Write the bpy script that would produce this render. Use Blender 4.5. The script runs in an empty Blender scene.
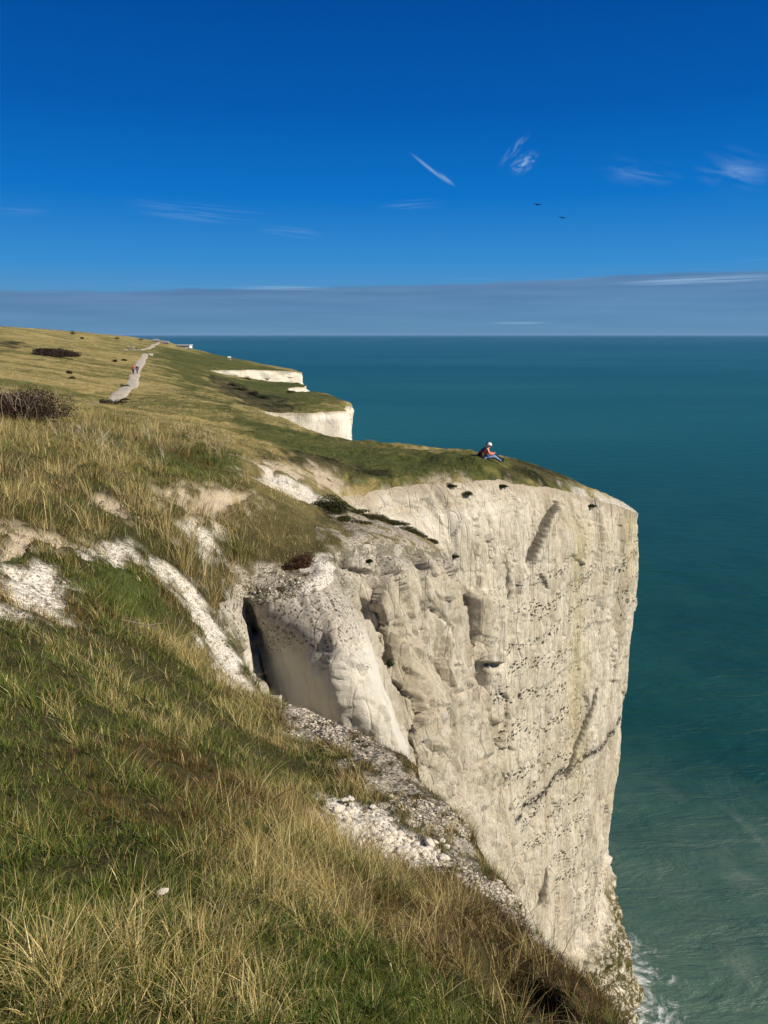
import bpy, bmesh, math, random, time
import numpy as np
from mathutils import Vector, Matrix
T0 = time.time()
rng = np.random.default_rng(7)
random.seed(7)
SC = bpy.context.scene
COL = SC.collection
SEA = -58.0
EYE = 60.0 - 0.0          # kept for reference: the eye is 58 m above the sea

# ------------------------------------------------------------------ camera model (used as a surveying aid)
F = 769.0; PITCH = math.radians(13.0); CP, SP = math.cos(PITCH), math.sin(PITCH)
def W(px, py, Y):
    "survey: bearing + depression -> world point at ground distance Y in front of the eye"
    x = (px - 384.0) / F; v = (512.0 - py) / F
    dy = CP + v * SP; dz = -SP + v * CP
    return np.array([x / dy * Y, Y, dz / dy * Y])
def proj(P):
    P = np.asarray(P); d = P[..., 1] * CP - P[..., 2] * SP
    u = P[..., 1] * SP + P[..., 2] * CP
    return 384 + F * P[..., 0] / d, 512 - F * u / d

# ------------------------------------------------------------------ noise
def _h(i, j, k, seed):
    n = (i * 374761393 + j * 668265263 + k * 2147483647 + seed * 974634777) & 0xFFFFFFFF
    n = ((n ^ (n >> 13)) * 1274126177) & 0xFFFFFFFF
    n = (n ^ (n >> 16)) & 0xFFFFFFFF
    n = (n * 2246822519) & 0xFFFFFFFF
    return ((n ^ (n >> 15)) & 0xFFFFFF) / float(0xFFFFFF)
def vnoise(x, y, z=None, seed=0):
    "value noise in -1..1"
    if z is None: z = np.zeros_like(x)
    xi = np.floor(x).astype(np.int64); yi = np.floor(y).astype(np.int64); zi = np.floor(z).astype(np.int64)
    fx, fy, fz = x - xi, y - yi, z - zi
    fx = fx * fx * fx * (fx * (fx * 6 - 15) + 10); fy = fy * fy * fy * (fy * (fy * 6 - 15) + 10); fz = fz * fz * fz * (fz * (fz * 6 - 15) + 10)
    r = 0
    for a in (0, 1):
        wa = fx if a else 1 - fx
        for b in (0, 1):
            wb = fy if b else 1 - fy
            for c in (0, 1):
                wc = fz if c else 1 - fz
                r = r + wa * wb * wc * _h(xi + a, yi + b, zi + c, seed)
    return r * 2 - 1
def fbm(x, y, z=None, seed=0, oct=4, gain=.5, lac=2.03):
    r = 0; a = 1; s = 0
    for o in range(oct):
        r = r + a * vnoise(x, y, z, seed + o * 17); s += a; a *= gain
        x = x * lac + 3.1; y = y * lac + 7.7
        if z is not None: z = z * lac + 1.3
    return r / s
def ridge(x, y, z, seed=0, oct=3):
    r = 0; a = 1; s = 0
    for o in range(oct):
        r = r + a * (1 - 2 * np.abs(vnoise(x, y, z, seed + o * 13))); s += a; a *= .5
        x = x * 2.1 + 1.7; y = y * 2.1 + 4.1; z = z * 2.1 + 9.2
    return r / s
def cells(x, y, z, seed=0):
    "blocky rock facets: tilted-plane value of the nearest random cell; also distance to its border"
    xi = np.floor(x).astype(np.int64); yi = np.floor(y).astype(np.int64); zi = np.floor(z).astype(np.int64)
    b1 = np.full(x.shape, 1e9); b2 = b1.copy(); val = np.zeros(x.shape)
    for a in (-1, 0, 1):
        for b in (-1, 0, 1):
            for c in (-1, 0, 1):
                i, j, k = xi + a, yi + b, zi + c
                qx = i + _h(i, j, k, seed); qy = j + _h(i, j, k, seed + 1); qz = k + _h(i, j, k, seed + 2)
                dx, dy, dz = x - qx, y - qy, z - qz
                d = dx * dx + dy * dy + dz * dz
                v = (_h(i, j, k, seed + 3) * 2 - 1) + dx * (_h(i, j, k, seed + 4) * 2 - 1) * 1.2 + dy * (_h(i, j, k, seed + 5) * 2 - 1) * 1.2 + dz * (_h(i, j, k, seed + 6) * 2 - 1) * 1.4
                n = d < b1
                b2 = np.where(n, b1, np.minimum(b2, d)); val = np.where(n, v, val); b1 = np.where(n, d, b1)
    return val, np.sqrt(b2) - np.sqrt(b1)
def sstep(a, b, x):
    t = np.clip((x - a) / (b - a), 0, 1); return t * t * (3 - 2 * t)

# ------------------------------------------------------------------ helpers
def tag(o, label=None, cat=None, group=None, kind=None):
    if label: o['label'] = label
    if cat: o['category'] = cat
    if group: o['group'] = group
    if kind: o['kind'] = kind
    return o
def mesh_np(name, verts, faces, mat=None, parent=None, smooth=True, attrs=None):
    verts = np.asarray(verts, np.float32); faces = np.asarray(faces, np.int32)
    me = bpy.data.meshes.new(name); n = faces.shape[1]
    me.vertices.add(len(verts)); me.vertices.foreach_set('co', verts.ravel())
    me.loops.add(faces.size); me.loops.foreach_set('vertex_index', faces.ravel())
    me.polygons.add(len(faces)); me.polygons.foreach_set('loop_start', np.arange(0, faces.size, n, dtype=np.int32))
    if smooth: me.polygons.foreach_set('use_smooth', np.ones(len(faces), bool))
    for k, a in (attrs or {}).items():
        a = np.asarray(a, np.float32)
        if a.ndim == 1:
            at = me.attributes.new(k, 'FLOAT', 'POINT'); at.data.foreach_set('value', a)
        else:
            if a.shape[1] == 3: a = np.concatenate([a, np.ones((len(a), 1), np.float32)], 1)
            at = me.attributes.new(k, 'FLOAT_COLOR', 'POINT'); at.data.foreach_set('color', a.ravel())
    me.update(calc_edges=True)
    if mat: me.materials.append(mat)
    o = bpy.data.objects.new(name, me); COL.objects.link(o)
    if parent: o.parent = parent
    return o
def empty(name, loc=(0, 0, 0), rz=0):
    o = bpy.data.objects.new(name, None); COL.objects.link(o); o.location = loc; o.rotation_euler = (0, 0, rz)
    o.empty_display_size = .2
    return o

class NT:
    def __init__(s, mat):
        s.nt = mat.node_tree; s.L = s.nt.links
    def n(s, t, **k):
        nd = s.nt.nodes.new(t)
        for a, b in k.items(): setattr(nd, a, b)
        return nd
    def set(s, sock, v):
        if isinstance(v, bpy.types.NodeSocket): s.L.new(v, sock)
        else:
            if isinstance(v, (tuple, list)) and len(v) == 3 and sock.type == 'RGBA': v = (*v, 1)
            sock.default_value = v
    def attr(s, name, color=False):
        a = s.n('ShaderNodeAttribute', attribute_name=name); return a.outputs['Color' if color else 'Fac']
    def math(s, op, a, b=0.0, c=None, clamp=False):
        m = s.n('ShaderNodeMath', operation=op, use_clamp=clamp); s.set(m.inputs[0], a); s.set(m.inputs[1], b)
        if c is not None: s.set(m.inputs[2], c)
        return m.outputs[0]
    def mix(s, f, a, b, mode='MIX'):
        m = s.n('ShaderNodeMix', data_type='RGBA', blend_type=mode); s.set(m.inputs[0], f); s.set(m.inputs[6], a); s.set(m.inputs[7], b); return m.outputs[2]
    def mixf(s, f, a, b):
        m = s.n('ShaderNodeMix', data_type='FLOAT'); s.set(m.inputs[0], f); s.set(m.inputs[2], a); s.set(m.inputs[3], b); return m.outputs[0]
    def pos(s, scale=(1, 1, 1), loc=(0, 0, 0), rot=(0, 0, 0), vec=None):
        if vec is None: vec = s.n('ShaderNodeNewGeometry').outputs['Position']
        m = s.n('ShaderNodeMapping'); s.set(m.inputs[0], vec)
        m.inputs[1].default_value = loc; m.inputs[2].default_value = rot; m.inputs[3].default_value = scale
        return m.outputs[0]
    def noise(s, vec, sc, det=4, rough=.55, dist=0, out='Fac'):
        m = s.n('ShaderNodeTexNoise'); s.set(m.inputs['Vector'], vec); s.set(m.inputs['Scale'], sc); m.inputs['Detail'].default_value = det
        m.inputs['Roughness'].default_value = rough; m.inputs['Distortion'].default_value = dist; return m.outputs[out]
    def vor(s, vec, sc, feat='F1', out='Distance', rand=1):
        m = s.n('ShaderNodeTexVoronoi', feature=feat); s.set(m.inputs['Vector'], vec); s.set(m.inputs['Scale'], sc); m.inputs['Randomness'].default_value = rand; return m.outputs[out]
    def ramp(s, f, a, b, lo=0.0, hi=1.0):
        m = s.n('ShaderNodeMapRange', clamp=True, interpolation_type='SMOOTHSTEP'); s.set(m.inputs[0], f); s.set(m.inputs[1], a); s.set(m.inputs[2], b); s.set(m.inputs[3], lo); s.set(m.inputs[4], hi); return m.outputs[0]
    def bump(s, h, st, dist, normal=None):
        m = s.n('ShaderNodeBump'); s.set(m.inputs['Height'], h); s.set(m.inputs['Strength'], st); s.set(m.inputs['Distance'], dist)
        if normal is not None: s.L.new(normal, m.inputs['Normal'])
        return m.outputs[0]
def material(name, rough=.9, spec=.2, color=(.5, .5, .5)):
    m = bpy.data.materials.new(name); m.use_nodes = True
    b = m.node_tree.nodes['Principled BSDF']; b.inputs['Roughness'].default_value = rough
    b.inputs['Specular IOR Level'].default_value = spec; b.inputs['Base Color'].default_value = (*color, 1)
    return m, NT(m), b
def varied(name, c, rough=.8, amount=.25, scale=12, spec=.2):
    m, t, b = material(name, rough, spec)
    n = t.noise(t.n('ShaderNodeTexCoord').outputs['Object'], scale, 3)
    lo = tuple(v * (1 - amount) for v in c); hi = tuple(min(1, v * (1 + amount)) for v in c)
    t.set(b.inputs['Base Color'], t.mix(t.ramp(n, .3, .7), lo, hi)); return m

# ------------------------------------------------------------------ the coast line: stations of the cliff
# each station: [(rim), lower points ..., foot at the sea]; given as survey readings ('s', px, py, Y) or world points
def S(px, py, Y): return W(px, py, Y)
ST = []      # (list of world points from rim to sea, detail flag)
def st(*pts, foot=None, out=None):
    pts = [np.array(p, float) for p in pts]
    if foot is not None:
        last = pts[-1]; n = np.array([out[0], out[1]]) if out else np.array([1., 0])
        for d, o in foot:                      # (z, outward metres from rim)
            pts.append(np.array([pts[0][0] + n[0] * o, pts[0][1] + n[1] * o, d]))
    ST.append(pts)
# near brow (camera side)
nb = dict(foot=[(-9, .15), (-16, .5), (-30, 3), (-48, 5), (SEA - 2, 7)])
st((9, -40, -5), out=(1, .1), **nb)
st((5.5, -14, -4.2), out=(1, .1), **nb)
st((3.2, -4, -3.7), out=(1, .1), **nb)
st((2.0, 1.2, -3.6), out=(1, .15), **nb)
st(S(640, 1026, 3.5), out=(.95, .3), **nb)
st(S(577, 958, 4.3), out=(.9, .4), **nb)
st(S(532, 916, 5.1), out=(.85, .5), **nb)
st(S(498, 862, 6.0), out=(.85, .5), **nb)
st(S(468, 819, 6.9), out=(.85, .5), **nb)
st(S(440, 786, 7.9), out=(.85, .5), **nb)
st(S(396, 742, 9.2), out=(.8, .6), **nb)
st(S(352, 726, 10.3), out=(.8, .6), **nb)
st(S(310, 706, 11.3), out=(.8, .5), **nb)
gl = [(-9, .8), (-14, 2.5), (-25, 5.5), (-45, 10), (SEA - 2, 13)]
st(S(268, 692, 12.2), foot=gl, out=(.95, .25))
st(S(240, 648, 13.7), foot=gl, out=(.98, .0))
st(S(218, 612, 15.2), foot=gl, out=(.98, -.1))
st(S(226, 598, 16.6), foot=gl, out=(.95, -.25))
# first spur: hollow at its left, smooth white wall, nose
st(S(246, 592, 17.2), S(250, 615, 18.2), S(256, 650, 18.9), S(272, 700, 18.6), foot=[(-14, 1.5), (-25, 4.5), (-45, 9), (SEA - 2, 12)], out=(.95, -.3))
st(S(268, 592, 17.0), S(268, 625, 17.5), S(276, 660, 17.6), S(285, 700, 17.2), foot=[(-14, 2), (-25, 4.5), (-45, 9), (SEA - 2, 12)], out=(.9, -.35))
st(S(292, 590, 17.0), S(300, 618, 16.5), S(308, 660, 16.4), S(322, 705, 16.0), S(340, 740, 15.9), foot=[(-16, 3.2), (-28, 5), (-45, 9), (SEA - 2, 12)], out=(.8, -.4))
st(S(316, 582, 17.2), S(332, 612, 16.5), S(345, 655, 16.1), S(362, 700, 15.8), S(384, 738, 15.6), foot=[(-16, 4), (-28, 6), (-45, 9), (SEA - 2, 12)], out=(.85, -.3))
st(S(331, 572, 18.0), S(352, 612, 17.2), S(366, 655, 16.8), S(381, 695, 16.5), S(402, 742, 16.3), foot=[(-17, 4.6), (-28, 6.5), (-45, 9), (SEA - 2, 12)], out=(.95, -.1))
st(S(336, 560, 19.4), S(354, 600, 19.3), S(368, 650, 19.2), S(385, 700, 19.0), foot=[(-18, 4.0), (-28, 5.5), (-45, 8.5), (SEA - 2, 11.5)], out=(1, -.1))
# second spur
st(S(340, 548, 21.0), S(356, 600, 21.2), S(372, 660, 21.3), S(398, 730, 21.0), foot=[(-22, 4.2), (-30, 5.5), (-45, 8.5), (SEA - 2, 11.5)], out=(.95, -.25))
st(S(366, 538, 22.4), S(380, 600, 21.8), S(396, 660, 21.8), S(420, 740, 21.4), S(452, 820, 21.2), foot=[(-30, 6.2), (-45, 8.5), (SEA - 2, 11)], out=(.9, -.4))
st(S(402, 540, 24.2), S(415, 600, 23.6), S(426, 660, 23.6), S(444, 740, 23.2), S(474, 830, 22.8), foot=[(-30, 5.6), (-45, 7.5), (SEA - 2, 10)], out=(.85, -.5))
st(S(432, 545, 26.4), S(446, 582, 26.0), S(456, 640, 25.8), S(468, 720, 25.4), S(492, 830, 25.0), foot=[(-32, 4.6), (-45, 6.5), (SEA - 2, 9)], out=(.85, -.5))
st(S(438, 543, 28.6), S(452, 590, 28.0), S(462, 650, 27.6), S(476, 740, 27.2), S(502, 850, 26.8), foot=[(-34, 4.0), (-45, 5.5), (SEA - 2, 8)], out=(.9, -.4))
st(S(404, 527, 30.2), S(446, 590, 30.2), S(464, 650, 30.2), S(482, 740, 29.8), S(508, 850, 29.2), foot=[(-36, 4.2), (-45, 5.5), (SEA - 2, 7.5)], out=(.95, -.2))
st(S(356, 507, 32.8), S(420, 570, 33.0), S(448, 600, 33.0), S(470, 650, 32.6), S(492, 750, 31.8), S(516, 860, 31.4), foot=[(-38, 5.6), (-46, 6.6), (SEA - 2, 8)], out=(.95, -.2))
# main headland face
def col(px, py, Y, *lo):
    p = S(px, py, Y); return [p] + [np.array([p[0] + a, p[1] + b, c]) for a, b, c in lo]
st(*col(344, 492, 35.6, (1.6, -.3, -9), (4.4, -.9, -13), (5.4, -1.4, -22), (6.2, -2.0, -32), (7.0, -2.8, -45), (8.6, -4, SEA - 2)))
st(*col(392, 483, 38.0, (.9, -.7, -8.4), (2.2, -.9, -10.5), (3.4, -1.4, -22), (4.2, -2.0, -32), (5.0, -2.8, -45), (6.6, -4, SEA - 2)))
st(*col(440, 477, 39.6, (.8, -.9, -8.4), (1.1, -1.2, -10.5), (1.7, -1.4, -22), (2.6, -2.0, -32), (3.6, -2.8, -45), (5.4, -4, SEA - 2)))
st(*col(482, 475, 41.2, (.6, -.9, -8.8), (.9, -1.2, -11), (1.0, -1.2, -22), (1.6, -1.8, -32), (2.4, -2.5, -45), (5, -3.6, SEA - 2)))
st(*col(520, 480, 43.0, (.6, -.6, -9.6), (.7, -.9, -12), (.7, -1.0, -22), (1.0, -1.4, -32), (1.6, -2.0, -44), (5, -3.0, SEA - 2)))
st(*col(552, 485, 45.4, (.3, -.3, -10.6), (.5, -.5, -13), (.6, -.7, -22), (.6, -.9, -32), (.9, -1.3, -44), (6, -2.0, SEA - 2)))
st(*col(584, 492, 48.0, (.2, -.2, -12), (.3, -.4, -14), (.5, -.5, -22), (.3, -.6, -32), (.4, -.8, -44), (5, -.2, SEA - 2)))
st(*col(614, 500, 50.2, (.2, -.2, -12.6), (.4, -.4, -15), (.4, -.5, -22), (.2, -.5, -32), (.0, -.5, -44), (1.2, 0, -50), (5.0, 1.6, SEA - 2)))
st(*col(637, 509, 52.2, (.05, 0, -13), (.25, 0, -16.2), (-.05, 0, -21.5), (-.1, 0, -26.2), (-.4, 0, -33.6), (-.8, 0, -43.7), (.9, .9, -49), (5.2, 3.4, SEA - 2)))
st(*col(638, 509, 55.2, (.0, .2, -13.6), (.1, .2, -22), (0, .2, -33), (-.8, .4, -44), (1.5, 1.5, -50), (5, 3.4, SEA - 2)))
bk = dict(foot=[(-13, .3), (-20, .6), (-32, 1.4), (-45, 2.6), (SEA - 2, 5)])
st(S(622, 504, 58.0), out=(.6, .8), **bk)
st(S(600, 497, 59.0), out=(.1, 1), **bk)
st(S(570, 481, 56.0), out=(.1, 1), **bk)
st(S(535, 465, 53.5), out=(.0, 1), **bk)
st(S(490, 455.5, 52), out=(0, 1), **bk)
st(S(440, 448, 53), out=(0, 1), **bk)
st(S(400, 444, 54.5), out=(0, 1), **bk)
st(S(350, 439, 58), out=(.2, 1), **bk)
st(S(310, 428, 63), out=(.5, .86), **bk)
st(S(285, 418, 72), out=(.9, .4), **bk)
st(S(268, 411, 86), out=(1, .2), **bk)
NEAR_END = len(ST)
fk = dict(foot=[(-24, .4), (-40, 2), (SEA - 2, 4)])
st(S(262, 410, 108), out=(1, 0), **fk)
st(S(264, 410, 128), out=(.9, -.4), **fk)
st(S(276, 411, 140), out=(.3, -1), **fk)
st(S(310, 411, 145), out=(.1, -1), **fk)
st(S(338, 410, 149), out=(.1, -1), **fk)
st(S(349, 410, 153), out=(.8, -.4), **fk)
st(S(349, 407, 160), out=(1, 0), **fk)
st(S(335, 396, 180), out=(1, .2), **fk)
st(S(318, 391, 196), out=(.8, .3), **fk)
st(S(308, 391.4, 200), out=(.5, .8), **fk)
st(S(294, 391, 204), out=(.9, .2), **fk)
st(S(294, 386, 213), out=(.2, -1), **fk)
st(S(308, 386.2, 218), out=(.9, -.2), **fk)
st(S(300, 383, 228), out=(.7, .7), **fk)
st(S(272, 381, 246), out=(.5, .8), **fk)
st(S(246, 377.5, 258), out=(.5, .8), **fk)
st(S(216, 373, 262), out=(.8, .2), **fk)
st(S(212, 369.8, 280), out=(.4, -.9), **fk)
st(S(242, 369.2, 290), out=(.2, -1), **fk)
st(S(270, 369.5, 300), out=(.2, -1), **fk)
st(S(292, 370.5, 312), out=(.3, -1), **fk)
st(S(298, 372, 322), out=(1, 0), **fk)
st(S(296, 370, 350), out=(1, .2), **fk)
st(S(262, 364, 520), out=(1, .2), **fk)
st(S(236, 361, 700), out=(1, .2), **fk)
st(S(200, 352, 1050), out=(1, .2), **fk)
st(S(178, 347, 1700), out=(1, .2), **fk)
st(S(160, 343, 3200), out=(1, .2), **fk)

NL = 97
lev = np.linspace(0, 1, NL) ** 1.0
def column(pts):
    P = np.array(pts); P = P[np.argsort(-P[:, 2])]
    # arc-length parametrised down the column, smoothed
    d = np.concatenate([[0], np.cumsum(np.linalg.norm(np.diff(P, axis=0), axis=1))]); d /= d[-1]
    zt = P[0, 2] + (P[-1, 2] - P[0, 2]) * lev
    x = np.interp(-zt, -P[:, 2], P[:, 0]); y = np.interp(-zt, -P[:, 2], P[:, 1])
    return np.stack([x, y, zt], 1)
NET = np.array([column(p) for p in ST])           # stations x levels x 3
k = np.array([1, 2, 3, 2, 1.]); k /= k.sum()
sm = NET.copy()
for j in range(2, NL - 2):
    sm[:, j, :2] = sum(k[a] * NET[:, j - 2 + a, :2] for a in range(5))
NET = sm
def catmull(C, t):
    "centripetal-free Catmull-Rom through rows of C at parameters t"
    n = len(C); i = np.clip(np.floor(t).astype(int), 0, n - 2); f = (t - i)
    p0 = C[np.clip(i - 1, 0, n - 1)]; p1 = C[i]; p2 = C[i + 1]; p3 = C[np.clip(i + 2, 0, n - 1)]
    while f.ndim < p1.ndim: f = f[..., None]
    # limit tangents so uneven spacing does not overshoot
    return .5 * ((2 * p1) + (-p0 + p2) * f + (2 * p0 - 5 * p1 + 4 * p2 - p3) * f ** 2 + (-p0 + 3 * p1 - 3 * p2 + p3) * f ** 3)
# dense rim in station parameter
ts = np.linspace(0, len(ST) - 1, (len(ST) - 1) * 24 + 1)
def wobble(x, y):
    "ragged plan offset of the brow, same for land and wall"
    a = sstep(14, 26, y); f = sstep(60, 120, y)
    ox = (1 - a) * .16 * fbm(x * 1.7, y * 1.7, seed=201, oct=4) + a * (1 - f) * .5 * fbm(x * .7, y * .7, seed=202, oct=4) + f * 2.5 * fbm(x * .12, y * .12, seed=203, oct=4)
    oy = (1 - a) * .16 * fbm(x * 1.7, y * 1.7, seed=211, oct=4) + a * (1 - f) * .5 * fbm(x * .7, y * .7, seed=212, oct=4) + f * 2.5 * fbm(x * .12, y * .12, seed=213, oct=4)
    return ox, oy
RIM = catmull(NET[:, 0, :], ts)
_o = wobble(RIM[:, 0], RIM[:, 1]); RIM[:, 0] += _o[0]; RIM[:, 1] += _o[1]
# fine wobble of the rim, growing with distance
wob = np.clip(RIM[:, 1], 3, 300) * .006
acc = np.concatenate([[0], np.cumsum(np.linalg.norm(np.diff(RIM[:, :2], axis=0), axis=1))])

# ------------------------------------------------------------------ land heights: thin-plate surface through surveyed points
POLE = np.array([0., -4.])
def warp(x, y):
    dx = x - POLE[0]; dy = y - POLE[1]
    return np.stack([1.5 * np.arctan2(dx, dy), np.log(np.maximum(np.hypot(dx, dy), .3))], -1)
g = [  # px, py, distance
 (0,1024,1.5),(200,1024,1.75),(384,1024,2.2),(500,1024,2.75),(0,850,2.6),(200,850,3.2),(330,850,4.4),(430,880,5.0),
 (0,680,4.7),(150,700,6.4),(235,705,8.9),(330,780,7.6),(0,600,7.4),(100,600,9.8),(165,605,12.6),(185,640,11.8),
 (0,540,10.2),(100,548,13.4),(165,560,15.4),(0,500,13.6),(120,492,18.4),(200,500,20.6),(250,492,23.5),(300,512,23.5),(320,488,31),
 (200,545,17.2),(240,560,18.2),(280,570,18.4),(300,550,20.4),(330,522,25.5),(380,528,26.5),
 (0,450,20),(120,442,27),(230,460,28),(280,457,35),(330,465,39),(0,420,29),(60,411,37),(170,421,42),(250,431,48),(330,446,50),(420,462,45),(487,459,44),(540,474,47),(585,488,51),
 (0,392,62),(100,408,74),(115,401,90),(170,402,84),(220,402,92),(250,412,84),(0,366,112),(60,374,110),(100,384,118),(135,376,140),(180,380,150),(225,395,120),
 (150,356,235),(60,346,205),(0,341,190),(0,329.5,330),(50,331.5,390),(100,334.5,430),(130,349,340),(170,362,210),(200,372,200),(150,342,560),(185,348,900),(205,356,480),(230,365,300),
 (230,392,150),(262,395,165),(290,398,165),(320,400,163),(250,384,215),(280,385,225),(215,371,262),
]
GP = np.array([W(*a) for a in g])
extra = np.array([(0,0,-1.62),(0,-3,-1.75),(-1.5,-1,-1.45),(-4,-3,-1.5),(-8,3,-1.6),(-3.5,3,-1.85),(1.5,-.8,-2.7),(-20,10,-1.5),(-30,30,-1),(-80,60,0),(-200,120,4),(-500,300,18),(-1500,500,24),(-20,-10,-1.5),(-900,2500,-8),(-400,700,3),(-260,520,2.2),(-280,1000,-9),(-190,640,-5.5),(-1600,3200,-6)])
CPts = np.concatenate([GP, extra, NET[:, 0, :]])
wp = warp(CPts[:, 0], CPts[:, 1])
def kern(r2): return np.where(r2 > 1e-12, .5 * r2 * np.log(np.maximum(r2, 1e-12)), 0)
n = len(CPts)
K = kern(((wp[:, None] - wp[None]) ** 2).sum(-1)); K += np.eye(n) * 2e-4
A = np.zeros((n + 3, n + 3)); A[:n, :n] = K; A[:n, n] = 1; A[:n, n+1:] = wp; A[n, :n] = 1; A[n+1:, :n] = wp.T
# interpolate z relative to a gentle function of distance so errors stay proportional
sc = 1 / np.maximum(np.hypot(CPts[:, 0], CPts[:, 1] + 4), 3)
sol = np.linalg.solve(A, np.concatenate([CPts[:, 2] * sc, [0, 0, 0]]))
def land_s(x, y):
    "smooth land height"
    sh = x.shape; x = x.ravel(); y = y.ravel(); out = np.empty(len(x))
    for a in range(0, len(x), 60000):
        w = warp(x[a:a+60000], y[a:a+60000]); r2 = ((w[:, None] - wp[None]) ** 2).sum(-1)
        v = kern(r2) @ sol[:n] + sol[n] + w @ sol[n+1:]
        out[a:a+60000] = v * np.maximum(np.hypot(x[a:a+60000], y[a:a+60000] + 4), 3)
    return out.reshape(sh)
TA = np.linspace(-3.3, 3.3, 380); TL = np.linspace(math.log(.4), math.log(4200), 420)
_a, _l = np.meshgrid(TA / 1.5, TL, indexing='ij')
TAB = land_s(POLE[0] + np.sin(_a) * np.exp(_l), POLE[1] + np.cos(_a) * np.exp(_l)) / np.maximum(np.exp(_l), 3)
def land_s(x, y):
    w = warp(x, y); fa = np.clip((w[..., 0] - TA[0]) / (TA[1] - TA[0]), 0, len(TA) - 1.001); fl = np.clip((w[..., 1] - TL[0]) / (TL[1] - TL[0]), 0, len(TL) - 1.001)
    i = fa.astype(int); j = fl.astype(int); u = fa - i; v = fl - j
    h = (TAB[i, j] * (1-u) + TAB[i+1, j] * u) * (1-v) + (TAB[i, j+1] * (1-u) + TAB[i+1, j+1] * u) * v
    return h * np.maximum(np.hypot(x, y + 4), 3)
RIM[:, 2] = land_s(RIM[:, 0], RIM[:, 1])

# coarse distance-to-rim (positive inland) by nearest segment
RX, RY = RIM[:, 0], RIM[:, 1]
def rim_dist(x, y):
    "signed distance to the coast line (positive inland), and nearest rim point"
    sh = x.shape; x = x.ravel(); y = y.ravel(); D = np.empty(len(x)); Q = np.empty((len(x), 2))
    CH = 300
    for a in range(0, len(x), CH):
        X = x[a:a+CH]; Y = y[a:a+CH]; cx, cy = X.mean(), Y.mean(); rad = np.sqrt(((X - cx) ** 2 + (Y - cy) ** 2).max())
        dm = np.hypot(MX - cx, MY - cy) - ML; s_ = np.nonzero(dm < (dm + 2 * ML).min() + 2 * rad + .01)[0]
        ax, ay, bx, by, bb = SAX[s_], SAY[s_], SBX[s_], SBY[s_], SBB[s_]
        px_ = X[:, None] - ax; py_ = Y[:, None] - ay
        t = np.clip((px_ * bx + py_ * by) / bb, 0, 1)
        ex = px_ - bx * t; ey = py_ - by * t; d2 = ex * ex + ey * ey
        i = d2.argmin(1); r = np.arange(len(i)); d = np.sqrt(d2[r, i])
        cr = bx[i] * py_[r, i] - by[i] * px_[r, i]       # land lies to the left of the direction of travel
        D[a:a+CH] = np.where(cr > 0, d, -d); Q[a:a+CH, 0] = ax[i] + bx[i] * t[r, i]; Q[a:a+CH, 1] = ay[i] + by[i] * t[r, i]
    return D.reshape(sh), Q.reshape(sh + (2,))
SAX, SAY = RX[:-1], RY[:-1]; SBX, SBY = RX[1:] - SAX, RY[1:] - SAY; SBB = SBX ** 2 + SBY ** 2 + 1e-12
MX, MY = SAX + SBX / 2, SAY + SBY / 2; ML = np.sqrt(SBB) / 2

# ---- ray / land intersection, for laying out patches and things on the land
def ground_hit(px, py, lo=None, hi=None):
    px = np.atleast_1d(np.asarray(px, float)); py = np.atleast_1d(np.asarray(py, float)); out = []
    Ys = np.exp(np.linspace(math.log(1.2), math.log(2500), 900))
    x = (px - 384) / F; v = (512 - py) / F
    dx = x / (CP + v * SP); dz = (-SP + v * CP) / (CP + v * SP)
    for a, b in zip(dx, dz):
        m = np.ones(len(Ys), bool)
        if lo: m &= Ys > lo
        if hi: m &= Ys < hi
        Y = Ys[m]; h = land_s(a * Y, Y) - b * Y
        i = np.argmax(h > 0)
        if h[i] <= 0: i = int(np.argmax(h))
        y = Y[i]
        if i > 0 and h[i] > 0:
            t = h[i-1] / (h[i-1] - h[i]); y = Y[i-1] + (Y[i] - Y[i-1]) * t
        out.append((a * y, y, land_s(np.array([a * y]), np.array([y]))[0]))
    return np.array(out)

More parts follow.
